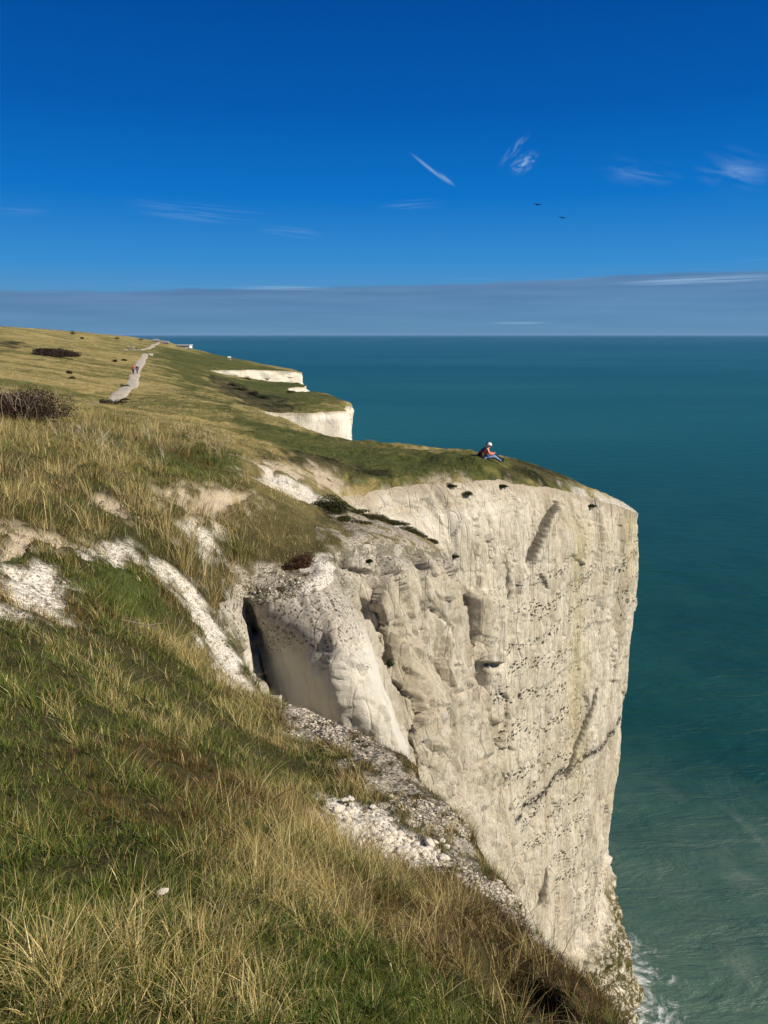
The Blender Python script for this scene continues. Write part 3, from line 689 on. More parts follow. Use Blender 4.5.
# coast running back behind the viewer
print('far cliff', time.time() - T0)

# ------------------------------------------------------------------ sea
def mat_sea():
    m, t, b = material('sea_water', .12, .5)
    P = t.n('ShaderNodeNewGeometry').outputs['Position']
    sx = t.n('ShaderNodeSeparateXYZ'); t.set(sx.inputs[0], P); X, Y = sx.outputs[0], sx.outputs[1]
    dist = t.n('ShaderNodeVectorMath', operation='DISTANCE'); t.set(dist.inputs[0], P); dist.inputs[1].default_value = (22, 52, SEA)
    D_ = t.math('ADD', dist.outputs['Value'], t.math('MULTIPLY', t.math('SUBTRACT', t.noise(P, .035, 5, .6), .5), 60))
    deep = t.mix(t.ramp(t.noise(t.pos((.0012, .004, .01), vec=P), 1, 4, .55), .35, .7), (.007, .074, .066), (.014, .100, .086))
    near_dim = t.mix(t.ramp(t.noise(P, .06, 4), .35, .65), (.005, .044, .038), (.009, .056, .046))  # nearer water: own dark green, plus dimming by a finger at the lens
    c = t.mix(t.ramp(D_, 60, 420), near_dim, deep)
    milk = t.mix(t.noise(P, .12, 5, .65, 1.5), (.03, .085, .062), (.10, .145, .11))
    c = t.mix(t.ramp(D_, 58, 6), c, milk)
    wisp = t.noise(t.pos((.10, .05, .1), rot=(0, 0, .5), vec=P), 1, 7, .68, 2.2)
    c = t.mix(t.math('MULTIPLY', t.ramp(wisp, .45, .8), t.ramp(D_, 50, 6, 0, .55)), c, (.22, .26, .21))
    # surf lines at the foot of the rock
    foamn = t.noise(P, .6, 7, .75, 1.0)
    near = t.attr('shore')
    fo = t.math('MULTIPLY', t.ramp(t.math('ADD', foamn, t.math('MULTIPLY', near, .18)), .60, .86), t.ramp(near, .05, .5))
    c = t.mix(fo, c, (.72, .74, .72))
    t.set(b.inputs['Base Color'], c); t.set(b.inputs['Roughness'], t.mixf(fo, .34, .8))
    b.inputs['IOR'].default_value = 1.33; b.inputs['Specular IOR Level'].default_value = .32
    w1 = t.noise(t.pos((.10, .30, .2), rot=(0, 0, .35), vec=P), 1, 7, .62, .4); w2 = t.noise(t.pos((.9, 1.6, 1), rot=(0, 0, .2), vec=P), .7, 4, .6)
    cam = t.n('ShaderNodeVectorMath', operation='LENGTH'); t.set(cam.inputs[0], P)
    fade = t.ramp(cam.outputs['Value'], 100, 3500, 1.0, .35)
    bp = t.bump(w1, t.math('MULTIPLY', fade, .9), 1.3); bp = t.bump(w2, t.math('MULTIPLY', fade, .5), .18, bp)
    t.set(b.inputs['Normal'], bp); return m
r = np.concatenate([np.linspace(0, 220, 111), np.exp(np.linspace(math.log(240), math.log(60000), 50))])
th = np.linspace(0, 2 * math.pi, 361)[:-1]
TH, RR = np.meshgrid(th, r, indexing='ij'); sxx = 22 + np.sin(TH) * RR; syy = 50 + np.cos(TH) * RR
I = np.arange(sxx.size).reshape(sxx.shape); In = np.roll(I, -1, 0)
f = np.stack([I[:, :-1], I[:, 1:], In[:, 1:], In[:, :-1]], -1).reshape(-1, 4)
footline = catmull(NET, np.linspace(0, NEAR_END + 4, 900))[:, int(NL * .965), :2]
SX = sxx.ravel(); SY = syy.ravel(); shore = np.zeros(len(SX)); qn = np.hypot(SX - 22, SY - 50) < 230
ds_ = np.array([np.min(np.hypot(footline[:, 0] - a, footline[:, 1] - b_)) for a, b_ in zip(SX[qn], SY[qn])])
shore[qn] = sstep(7, 0, ds_)
sea = mesh_np('sea', np.stack([SX, SY, np.full(len(SX), SEA)], 1), f, mat_sea(), attrs=dict(shore=shore))
if sea.data.polygons[5000].normal.z < 0: sea.data.flip_normals()
tag(sea, 'wide teal blue sea turning milky green at the cliff foot', 'sea', kind='structure')


# ------------------------------------------------------------------ grass
def mat_blade(name):
    m = bpy.data.materials.new(name); m.use_nodes = True; t = NT(m); nt = m.node_tree; b = nt.nodes['Principled BSDF']
    c = t.attr('col', True); b.inputs['Roughness'].default_value = .55; b.inputs['Specular IOR Level'].default_value = .25; t.set(b.inputs['Base Color'], c)
    tr = t.n('ShaderNodeBsdfTranslucent'); t.set(tr.inputs[0], c); mx = t.n('ShaderNodeMixShader'); mx.inputs[0].default_value = .28
    t.L.new(b.outputs[0], mx.inputs[1]); t.L.new(tr.outputs[0], mx.inputs[2]); t.L.new(mx.outputs[0], nt.nodes['Material Output'].inputs[0]); return m
MBL = mat_blade('grass_blade')
def lerp3(a, b, f): return np.asarray(a) * (1 - f[:, None]) + np.asarray(b) * f[:, None]
def blades(name, P, h, wd, lean_dir, lean, colr, face, segs=3, curl=.5):
    "ribbons: root P, height h, width wd, lean direction angle + amount (fraction of h), colour, facing angle"
    n = len(P); fx, fy = np.cos(face), np.sin(face); lx, ly = np.cos(lean_dir), np.sin(lean_dir)
    u = np.linspace(0, 1, segs + 1); rows = []
    for i, q in enumerate(u):
        off = lean * h * (q ** (1.6)) ; up = h * (q - .35 * np.minimum(lean, 1.4) * q ** 2.2)
        cx = P[:, 0] + lx * off; cy = P[:, 1] + ly * off; cz = P[:, 2] + up - .01
        w2 = wd * .5 * (1 - q ** 1.5 * .95)
        if i < segs:
            rows.append(np.stack([cx - fx * w2, cy - fy * w2, cz], 1)); rows.append(np.stack([cx + fx * w2, cy + fy * w2, cz], 1))
        else: rows.append(np.stack([cx, cy, cz], 1))
    V = np.stack(rows, 1); k = V.shape[1]; base = (np.arange(n) * k)[:, None]; tri = []
    for i in range(segs - 1):
        a = 2 * i; tri += [[a, a + 1, a + 3], [a, a + 3, a + 2]]
    a = 2 * (segs - 1); tri.append([a, a + 1, a + 2])
    Fc = (base[:, :, None] + np.array(tri)[None]).reshape(-1, 3)
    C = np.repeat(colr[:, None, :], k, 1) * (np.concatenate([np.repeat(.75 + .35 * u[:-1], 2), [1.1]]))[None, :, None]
    return mesh_np(name, V.reshape(-1, 3), Fc, MBL, smooth=False, attrs=dict(col=C.reshape(-1, 3)))
def gsample(n, th0, th1, r0, r1):
    th = np.radians(rng.uniform(th0, th1, n)); r = np.exp(rng.uniform(math.log(r0), math.log(r1), n))
    return np.sin(th) * r, np.cos(th) * r
def blob(x, y, px, py, rad, lo=None, hi=None):
    h = ground_hit(px, py, lo, hi)[0]; w = warp(x, y); c = warp(np.array([h[0]]), np.array([h[1]]))[0]
    return np.exp(-((w - c) ** 2).sum(-1) / rad ** 2)
GREEN = ((.030, .062, .006), (.135, .195, .022)); STRAW = ((.42, .31, .10), (.92, .76, .36)); BROWN = ((.11, .06, .02), (.27, .16, .055))
def grow(name, n, th0, th1, r0, r1, hmin, hmax, wmm, label, keepp=.05, segs=3, short=False, tall=None):
    x, y = gsample(n, th0, th1, r0, r1)
    # clumping: pull roots towards tuft centres
    cs = np.exp(np.round(np.log(np.clip(np.hypot(x, y) * .04, .10, .8)) * 2) / 2) 
    ux = x * .83 + y * .55 + .35 * cs * fbm(x / cs * .7, y / cs * .7, seed=130, oct=2); uy = -x * .55 + y * .83 + .35 * cs * fbm(x / cs * .7, y / cs * .7, seed=131, oct=2)
    ci = np.floor(ux / cs); cj = np.floor(uy / cs)
    tu = (ci + .1 + .8 * _h(ci.astype(np.int64), cj.astype(np.int64), 0 * ci.astype(np.int64), 5)) * cs; tv = (cj + .1 + .8 * _h(ci.astype(np.int64), cj.astype(np.int64), 0 * ci.astype(np.int64), 6)) * cs
    tx = (tu * .83 - tv * .55) / .9914; ty = (tu * .55 + tv * .83) / .9914
    pull = rng.random(n) ** 1.3 * .72 * (rng.random(n) < .8); x = x + (tx - x) * pull; y = y + (ty - y) * pull
    tone = _h(ci.astype(np.int64), cj.astype(np.int64), 0 * ci.astype(np.int64), 7)
    d, _ = rim_dist(x, y); ok = d > .01; x, y, tone, tx, ty = x[ok], y[ok], tone[ok], tx[ok], ty[ok]
    M = masks(x, y); bare = np.maximum.reduce([M['chalk'], M['soil'], M['gravel'] * .93, M['track']])
    ok = rng.random(len(x)) > bare * (1 - keepp); x, y, tone, tx, ty = x[ok], y[ok], tone[ok], tx[ok], ty[ok]; M = {k_: v[ok] for k_, v in M.items()}; bare = bare[ok]
    z = land(x, y, M); m = len(x); R = np.hypot(x, y)
    n1 = fbm(x * .5, y * .5, seed=101, oct=3); n2 = fbm(x * 1.6, y * 1.6, seed=102, oct=3); n3 = fbm(x * .22, y * .22, seed=103)
    px, py = proj(np.stack([x, y, z], 1))
    straw = .25 - .08 * sstep(4, 2.6, R) + 1.3 * n2 + .35 * n1 + .12 * sstep(3, 6, R) + .5 * np.maximum(tone - .6, 0) + .35 * (tone - .5)
    straw = straw + .36 * sstep(11, 18, R) * (1 - M['green']) - .45 * M['green'] - .25 * sstep(9, 3, R) * sstep(-.3, -1.6, x)
    straw = straw - .38 * np.exp(-((x - .9) / .75) ** 2) * sstep(7, 5, y) - .20 * sstep(3.4, 2.2, R)
    straw = np.where(M['scrub'] > .4, .2, straw)
    brown = sstep(-.1, .35, fbm(x * .8, y * .8, seed=104) + .6 * np.exp(-((x - .3) / .9) ** 2) * sstep(2.2, 3.2, y) * sstep(12, 8, y) - .10)
    isS = rng.random(m) < np.clip(straw * .62, .04, .86); isB = (~isS | (rng.random(m) < .4)) & (rng.random(m) < np.clip(brown * .75, 0, .8))
    f = rng.random(m)
    colr = lerp3(*GREEN, f); 
    yel = rng.random(m) < .35; colr[yel] = lerp3((.15, .165, .03), (.32, .30, .08), f)[yel]
    colr[isS] = lerp3(*STRAW, f ** 1.3)[isS]; colr[isB] = lerp3(*BROWN, f)[isB]
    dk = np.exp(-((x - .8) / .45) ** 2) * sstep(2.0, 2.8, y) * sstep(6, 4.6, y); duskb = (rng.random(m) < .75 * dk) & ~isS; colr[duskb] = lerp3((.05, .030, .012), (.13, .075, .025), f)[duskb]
    colr *= (.6 + .65 * rng.random(m))[:, None]
    tallf = (1 + .45 * n1 + .5 * np.clip(n2, -.5, 1)) * (1 - .6 * bare)
    if tall is not None: tallf = tallf * tall(x, y, px, py, M)
    h = (hmin + (hmax - hmin) * rng.random(m) ** 1.4) * np.clip(tallf, .18, 2.2) * np.where(isS, 1.15, .9) * np.where(tone > .82, 1.6, 1) * np.where(tone < .25, .7, 1)
    ld = .55 + .7 * fbm(x * .35, y * .35, seed=110) * 2 + rng.normal(0, 1.15, m)           # bent mostly to the right and away
    lean = np.abs(rng.normal(.62, .36, m)) + .3 * (rng.random(m) < .2)
    # tuft blades splay outwards
    broad = (rng.random(m) < .07) & ~isS; h = np.where(broad, h * .6, h); thick = np.where(rng.random(m) < .06, 1.9, 1.0)
    ox, oy = x - tx, y - ty; sp_ = rng.random(m) < .45; ld = np.where(sp_, np.arctan2(oy, ox), ld)
    wd = wmm * 1e-3 * np.clip(R / 4.5, .8, 6) ** .62 * (.6 + .8 * rng.random(m)) * np.where(isS, .8, 1.0) * np.where(broad, 2.6, 1.0) * np.where(isS, thick, 1.0)
    face = ld + math.pi / 2 + rng.normal(0, .5, m)
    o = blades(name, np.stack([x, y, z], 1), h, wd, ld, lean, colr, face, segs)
    tag(o, label, 'grass', kind='stuff'); return o
def tall_near(x, y, px, py, M):
    f = .55 + .55 * sstep(2.0, 4.5, np.hypot(x, y)); f *= 1 - .45 * sstep(.2, 1.0, x) * sstep(8, 4, y) * 0
    f *= 1 - .2 * M['green'] * sstep(12, 8, y); 
    hollow = np.exp(-(((x - .70) / .3) ** 2 + ((y - 3.35) / .25) ** 2)); return f * (1 - .7 * hollow)
def tall_mid(x, y, px, py, M):
    R = np.hypot(x, y)
    f = .45 + .75 * sstep(17, 21, y) * sstep(46, 34, y) * sstep(250, 190, px)
    f = f + 1.0 * blob(x, y, 232, 590, .11, 12, 24) + .7 * blob(x, y, 215, 560, .12, 12, 24) + .5 * blob(x, y, 30, 500, .3, 9, 30)
    f = f * (1 - .5 * sstep(255, 300, px)) ; f = f * np.where(y > 36, .55, 1); f = f * (1 - .35 * M['green'] * (y > 30))
    return f
grow('grass', 330000, -40, 34, 1.1, 10, .05, .15, 3.3, 'mixed green and straw tufted grass covering the near slope', segs=3, tall=tall_near, keepp=.06)
grow('grass', 360000, -36, 30, 8.5, 62, .12, .42, 3.6, 'dry straw and green grass over the middle of the clifftop', segs=2, tall=tall_mid, keepp=.05)
grow('grass', 80000, -34, 4, 60, 330, .12, .34, 4.0, 'thin rough pasture grass on the far clifftop fields', segs=2, keepp=0)
print('grass', time.time() - T0)


# ------------------------------------------------------------------ path
def gpt(px, py, lo=None, hi=None):
    h = ground_hit(px, py, lo, hi)[0]; z = land(np.array([h[0]]), np.array([h[1]]))[0]; return np.array([h[0], h[1], z])
m, t, b = material('path_gravel', .95, .1); nn = t.noise(t.n('ShaderNodeNewGeometry').outputs['Position'], 1.2, 6, .7)
t.set(b.inputs['Base Color'], t.mix(t.ramp(nn, .3, .7), (.30, .265, .20), (.50, .455, .37))); MPATH = m
def ribbon(name, pts, w, label):
    C = np.array([gpt(*p)[:2] for p in pts]); d = np.concatenate([[0], np.cumsum(np.hypot(*np.diff(C, axis=0).T))])
    tt = np.interp(np.linspace(0, d[-1], 160), d, np.arange(len(C))); C = catmull(C, tt)
    T_ = np.gradient(C, axis=0); T_ /= np.linalg.norm(T_, axis=1, keepdims=True); Nn = np.stack([-T_[:, 1], T_[:, 0]], 1)
    k = np.linspace(-1, 1, 9); ww = w * (1 + .18 * vnoise(np.arange(160) * .25, np.zeros(160), seed=5))
    V = C[:, None] + Nn[:, None] * (k[None, :, None] * ww[:, None, None] / 2)
    Z = land(V[..., 0], V[..., 1]); Z = .5 * Z + .5 * Z[:, 4:5] + .16 - .12 * np.abs(k)[None] ** 4
    I = np.arange(160 * 9).reshape(160, 9); f = np.stack([I[:-1, :-1], I[1:, :-1], I[1:, 1:], I[:-1, 1:]], -1).reshape(-1, 4)
    o = mesh_np(name, np.concatenate([V, Z[..., None]], 2).reshape(-1, 3), f, MPATH)
    if o.data.polygons[50].normal.z < 0: o.data.flip_normals()
    tag(o, label, 'path', kind='structure')
ribbon('path', [(108, 403, 60, 130), (118, 397.5, 60, 200), (127, 390, 60, 200), (134, 380, 80, 250), (137, 370, 80, 260), (142, 361, 100, 300), (151, 354, 150, 330)], 1.75, 'pale gravel footpath climbing over the clifftop')
ribbon('path', [(124, 350.6, 240, 500), (138, 350, 240, 600), (150, 348, 240, 600), (155, 345, 240, 800), (158, 342.6, 240, 900), (153, 341.4, 300, 1200)], 2.2, 'far bend of the pale footpath below the skyline')

# ------------------------------------------------------------------ rocks and scree
MROCK = varied('chalk_stone', (.62, .57, .48), .95, .3, 30)
def rock_mesh(seed):
    bm = bmesh.new(); bmesh.ops.create_icosphere(bm, subdivisions=3, radius=1)
    co_ = np.array([v.co[:] for v in bm.verts]); n_ = cells(co_[:, 0] * .9 + seed * 3, co_[:, 1] * .9, co_[:, 2] * .9, seed)[0]
    n2_ = fbm(co_[:, 0] * 1.6 + seed, co_[:, 1] * 1.6, co_[:, 2] * 1.6, seed=seed)
    for v, a, b2 in zip(bm.verts, n_, n2_): v.co *= 1 + .13 * a + .26 * b2
    for v in bm.verts: v.co.z *= .62
    me = bpy.data.meshes.new('chalk_stone'); bm.to_mesh(me); bm.free(); me.materials.append(MROCK); return me
RM = [rock_mesh(i) for i in range(7)]
def stone(p, size, label, group=None):
    o = bpy.data.objects.new('chalk_stone', random.choice(RM)); COL.objects.link(o)
    o.location = (p[0], p[1], p[2] + size * .18); o.rotation_euler = (random.uniform(-.4, .4), random.uniform(-.4, .4), random.uniform(0, 6.3))
    o.scale = (size * random.uniform(.7, 1.2) / 2, size * random.uniform(.6, 1) / 2, size * random.uniform(.6, 1) / 2)
    tag(o, label, 'stone', group); return o
for px_, py_, s_, lb in [(163, 897, .038, 'small white chalk stone alone in the grass, leftmost of the loose stones'), (325, 912, .03, 'tiny white chalk stone alone in the grass below the bare stony patch'),
    (373, 812, .06, 'white chalk stone on brown turf just above the bare patch'), (398, 823, .04, 'little chalk stone beside the grey scree above the bare patch'), (419, 818, .05, 'white chalk stone against the grey scree, right of the others'), (376, 787, .045, 'pale chalk stone on reddish turf below the cliff brow')]:
    p = gpt(px_, py_, 1, 12); p[2] += .03; stone(p, s_, lb)
random.seed(11)
ctr = [(382, 838, 22, 10), (405, 858, 34, 12), (350, 835, 16, 12), (430, 850, 18, 10), (345, 812, 14, 8)]
for i in range(110):
    cx, cy, rx, ry = random.choice(ctr); q_ = gpt(cx + random.gauss(0, rx * .5), cy + random.gauss(0, ry * .5), 1, 12)
    stone(q_, abs(random.gauss(.05, .022)) + .018, 'loose chalk stone in the heap on the bare patch near the brow', 'loose chalk stones on the bare patch')
# scree: countless small pieces on the gravelly brow and spur tops
def scree(n, r0, r1, s0, s1, label, mname, key=('gravel', 'chalk', 'soil')):
    x, y = gsample(n, -36, 24, r0, r1); d, _ = rim_dist(x, y); M = masks(x, y)
    w_ = M['gravel'] + (.16 if r0 < 10 else .05) * M['chalk'] + .03 * M['soil']; w_ = w_ * (y < 20.5); ok = (d > .02) & (rng.random(n) < w_ * sstep(-.35, .25, fbm(x * 1.3, y * 1.3, seed=140))); x, y = x[ok], y[ok]
    z = land(x, y, {k_: v[ok] for k_, v in M.items()}); m_ = len(x); sz = (s0 + (s1 - s0) * rng.random(m_) ** 3) * np.clip(np.hypot(x, y) / 8, .7, 1.5)
    bs = np.array([[1, 0, 0], [0, 1, 0], [-1, 0, 0], [0, -1, 0], [0, 0, .8], [0, 0, -.6], [.7, .7, .3], [-.7, -.6, .4]])
    F8 = np.array([[4, 0, 6], [4, 6, 1], [0, 1, 6], [4, 1, 2], [4, 2, 7], [4, 7, 3], [7, 2, 3], [4, 3, 0], [5, 1, 0], [5, 2, 1], [5, 3, 2], [5, 0, 3]])
    J = bs[None] * (.65 + .7 * rng.random((m_, 8, 1))) + rng.normal(0, .12, (m_, 8, 3)); a = rng.uniform(0, 6.28, m_); c_, s_ = np.cos(a)[:, None], np.sin(a)[:, None]
    el = .6 + .8 * rng.random((m_, 1)); X_ = J[..., 0] * el; Y_ = J[..., 1]
    V = np.stack([X_ * c_ - Y_ * s_, X_ * s_ + Y_ * c_, J[..., 2] * .7], -1) * sz[:, None, None] * .5 + np.stack([x, y, z], 1)[:, None]
    g_ = rng.random(m_) ** .9; C = lerp3((.15, .125, .095), (.60, .54, .44), g_); C = np.repeat(C[:, None], 8, 1)
    o = mesh_np('scree', V.reshape(-1, 3), (np.arange(m_)[:, None, None] * 8 + F8[None]).reshape(-1, 3), MSCR, smooth=False, attrs=dict(col=C.reshape(-1, 3)))
    tag(o, label, 'scree', kind='stuff')
MSCR, t, b = material('scree_stone', .95, .1); t.set(b.inputs['Base Color'], t.attr('col', True))
scree(240000, 2.5, 14, .012, .06, 'grey and white chalk scree along the near brow', 'a')
scree(120000, 13, 32, .02, .09, 'chalk rubble scattered over the spur tops', 'b')
print('rocks', time.time() - T0)

# ------------------------------------------------------------------ shrubs
def leafcloud(name, c, r, n, leaf, ca, cb, parent, flat=.0, seed=0, lumps=9):
    rg = np.random.default_rng(seed); L0 = rg.normal(0, 1, (lumps, 3)); L0 /= np.linalg.norm(L0, axis=1, keepdims=True) + 1e-9; L0 *= rg.uniform(.2, .72, (lumps, 1)); L0[:, 2] = np.abs(L0[:, 2]) * .9
    k = rg.integers(0, lumps, n); d = rg.normal(0, 1, (n, 3)); d /= np.linalg.norm(d, axis=1, keepdims=True); rad = rg.uniform(.3, .5, lumps)[k] * rg.uniform(.55, 1.1, n)
    P = (L0[k] + d * rad[:, None]); P[:, 2] = np.abs(P[:, 2]); P = P * np.array(r)
    a = rg.normal(0, 1, (n, 3)); a /= np.linalg.norm(a, axis=1, keepdims=True); b_ = np.cross(a, rg.normal(0, 1, (n, 3))); b_ /= np.linalg.norm(b_, axis=1, keepdims=True)
    s_ = leaf * rg.uniform(.6, 1.4, (n, 1)); V = np.stack([P - a * s_, P + b_ * s_ * .45, P + a * s_, P - b_ * s_ * .45], 1)
    C = lerp3(ca, cb, rg.random(n)) * rg.uniform(.75, 1.25, (n, 1)); C = np.repeat(C[:, None], 4, 1)
    o = mesh_np(name, V.reshape(-1, 3), np.arange(n * 4).reshape(n, 4), MBL, parent=parent, smooth=False, attrs=dict(col=C.reshape(-1, 3))); return o
def twigs(name, r, n, wid, ca, cb, parent, seed=0, up=1.0, outer=False, l0=.6):
    rg = np.random.default_rng(seed + 99); Vs = []; Fs = []; Cs = []
    for i in range(n):
        a = rg.uniform(0, 6.28); q_ = np.array([math.cos(a), math.sin(a), 0]) * rg.uniform(0, .75 if name == 'stalks' else .03) * np.array([r[0], r[1], 0]); p = q_.copy()
        dr = np.array([math.cos(a) * .5, math.sin(a) * .5, up]) + rg.normal(0, .35, 3); dr[2] = abs(dr[2]) + .3; dr /= np.linalg.norm(dr); ln = r[2] * rg.uniform(l0, 1.25)
        segs = [(p, dr, ln, wid)] + [(p + dr * ln * rg.uniform(.35, .85), dr + rg.normal(0, .6, 3), ln * .4, wid * .6) for _ in range(3)]
        cc = np.array(ca) + (np.array(cb) - np.array(ca)) * rg.random()
        for (s0, d0, l_, w_) in segs:
            d0 = d0 / np.linalg.norm(d0); rings = []
            sd = np.cross(d0, [.3, .5, .8]); sd /= np.linalg.norm(sd); s2 = np.cross(d0, sd); bend = rg.normal(0, .12, 3)
            for u_, ws in ((0, 1), (.5, .75), (1, .25)):
                cpt = s0 + d0 * l_ * u_ + bend * l_ * u_ * u_
                rings.append([cpt + (sd * math.cos(w) + s2 * math.sin(w)) * w_ * ws for w in (0, 2.09, 4.19)])
            b0 = len(Vs); Vs += [v for rr in rings for v in rr]; Cs += [cc] * 9
            for j in range(2):
                for k_ in range(3): Fs.append([b0 + j*3 + k_, b0 + j*3 + (k_+1) % 3, b0 + (j+1)*3 + (k_+1) % 3, b0 + (j+1)*3 + k_])
    return mesh_np(name, Vs, Fs, MSCR, parent=parent, attrs=dict(col=np.array(Cs)))
def shrub(name, p, r, n, leaf, ca, cb, label, cat='shrub', group=None, tw=12, seed=0, twc=((.10, .07, .04), (.2, .15, .1)), dz=0):
    e = empty(name, (p[0], p[1], p[2] + dz)); tag(e, label, cat, group)
    leafcloud('foliage', None, r, n, leaf, ca, cb, e, seed=seed)
    if tw > 9: twigs('branches', r, tw, .012 * r[2] + .004, *twc, e, seed=seed)
    return e
DK = ((.018, .012, .008), (.06, .04, .025)); DG = ((.012, .02, .006), (.045, .06, .015)); OL = ((.03, .04, .01), (.10, .10, .03))
# big dark thicket at the left edge, with bleached stalks before it
p = gpt(14, 419, 24, 40)
e = shrub('thicket', p, (2.6, 1.6, 1.55), 26000, .035, (.03, .017, .012), (.085, .05, .035), 'large dark brown thicket with bleached bare stalks at the left edge', 'thicket', tw=0, seed=1)
twigs('stalks', (2.7, 1.9, 1.05), 75, .010, (.26, .20, .13), (.52, .45, .33), e, seed=2)
p = gpt(-22, 415, 24, 45); shrub('thicket', p, (1.8, 1.5, 1.7), 12000, .035, (.03, .017, .012), (.085, .05, .035), 'dark thicket cut by the left picture edge behind the bleached stalks', 'thicket', tw=20, seed=3)
p = gpt(53, 356, 90, 200); shrub('bush', p, (6.2, 3.0, 1.75), 20000, .12, (.03, .019, .012), (.085, .055, .035), 'long low dark brown bush lying on the pale field', 'bush', tw=14, seed=4)
R_ = [(105, 404, 60, 130, (1.15, .8, .8), DK, 'round dark bush at the near end of the gravel path'), (117, 405, 60, 130, (1.3, .8, .75), DK, 'dark bush in front of the near end of the gravel path'), (126, 402, 60, 130, (.7, .5, .4), OL, 'low bush right of the near end of the path'),
      (124.5, 387.5, 80, 180, (.8, .6, .8), DK, 'small dark bush left of the path halfway up'), (69.5, 374, 70, 160, (.7, .5, .8), DK, 'little dark bush leaning in the middle of the pale field'), (72, 379, 70, 160, (.5, .5, .5), OL, 'faint low bush just below the leaning one'),
      (114.5, 361, 120, 260, (.75, .6, .8), DK, 'lone dark dot of a bush left of the upper path'), (124, 361, 120, 260, (.9, .6, .7), OL, 'pale olive bush left of the upper path'), (73, 334.8, 200, 500, (1.9, 1.5, 2.2), DG, 'green bush on the skyline, leftmost of those there'),
      (82.5, 339, 180, 420, (1.2, 1, 1.3), DK, 'small dark bush under the skyline above the long bush'), (116.5, 339, 200, 500, (1.7, 1.5, 1.4), DK, 'dark bush under the skyline above the walkers'), (141, 337.6, 300, 700, (3.2, 2, 1.6), DG, 'wide dark bush on the skyline above the path bend'), (50, 341, 180, 420, (.8, .8, .7), OL, 'tiny olive bush above the long dark bush'),
      (247, 379, 100, 330, (2.2, 1.6, 1.3), DG, 'dark shrub at the head of the slope below the far white cliff'), (262, 398, 100, 330, (2.6, 1.6, 1.2), DG, 'dark shrub in the dip left of the middle white cliff'), (232, 384, 100, 330, (2.0, 1.6, 1.1), DK, 'brown shrub on the eroded bank below the far cliff'),
      (240, 390, 100, 330, (2.6, 1.6, 1.2), DG, 'dark green shrub in the middle of the eroded hollow'), (252, 394, 100, 330, (1.8, 1.6, 1.2), DK, 'brown shrub between the dark ones in the hollow'), (290, 393, 100, 330, (1.4, 1.2, .9), OL, 'low olive shrub on the slope above the middle cliff')]
for i, (px_, py_, lo_, hi_, r_, c_, lb) in enumerate(R_):
    p = gpt(px_, py_, lo_, hi_); shrub('bush', p, r_, 1500, .05 + .02 * r_[0], *c_, lb, 'bush', tw=5, seed=20 + i, dz=-.1)
# shrubs near the gully
p = gpt(332, 512, 20, 34); shrub('shrub', p, (1.05, .8, .62), 9000, .03, (.02, .028, .008), (.075, .075, .02), 'tallest dark green shrub at the inner end of the second chalk spur', tw=14, seed=50, dz=-.05)
for i, (px_, py_, w_) in enumerate([(352, 513, .7), (366, 517, .75), (379, 519, .7), (391, 523, .75), (404, 526, .7), (416, 531, .65), (427, 537, .5), (342, 521, .55), (360, 526, .5)]):
    p = gpt(px_, py_, 20, 34); shrub('shrub', p, (w_, w_ * .55, .14 + .16 * random.random()), 4200, .024, (.028, .034, .01), (.12, .105, .035), 'low dark green shrub cushion in the row along the second spur crest', 'shrub', 'low shrubs on the crest of the second spur', tw=0, seed=400 + i, dz=-.04)
p = gpt(300, 566, 14, 24); shrub('shrub', p, (.42, .35, .4), 3500, .022, (.05, .022, .012), (.13, .06, .03), 'reddish brown shrub where the first spur meets the turf', tw=12, seed=53)
def on_wall(px, py):
    A_ = VN[:, 1:].reshape(-1, 3); X_, Y_ = proj(A_); q_ = (np.abs(X_ - px) < 3) & (np.abs(Y_ - py) < 3) & (A_[:, 1] > 10)
    return A_[q_][A_[q_][:, 1].argmin()]
for px_, py_, r_, lb in [(388, 661, (.17, .14, .16), 'round dark cushion plant on the face of the second spur'), (371, 558, (.16, .12, .1), 'small green tuft near the top of the second spur face'), (457, 553, (.26, .2, .2), 'green tuft in the notch where the second spur meets the headland'),
                         (453, 483, (.5, .3, .22), 'green tuft on the bare brow of the headland, left one'), (468, 491, (.4, .3, .3), 'brown tuft hanging on the headland brow, right one'), (503, 484, (.5, .3, .2), 'flat dark tuft under the headland turf edge'), (594, 503, (.5, .4, .25), 'dark tuft in the cleft near the headland point')]:
    p = on_wall(px_, py_); shrub('plant', p + np.array([0, -.05, -.05]), r_, 900, .022 + .03 * r_[0], *(OL if 'brown' in lb else DG), lb, 'plant', tw=4, seed=int(px_))
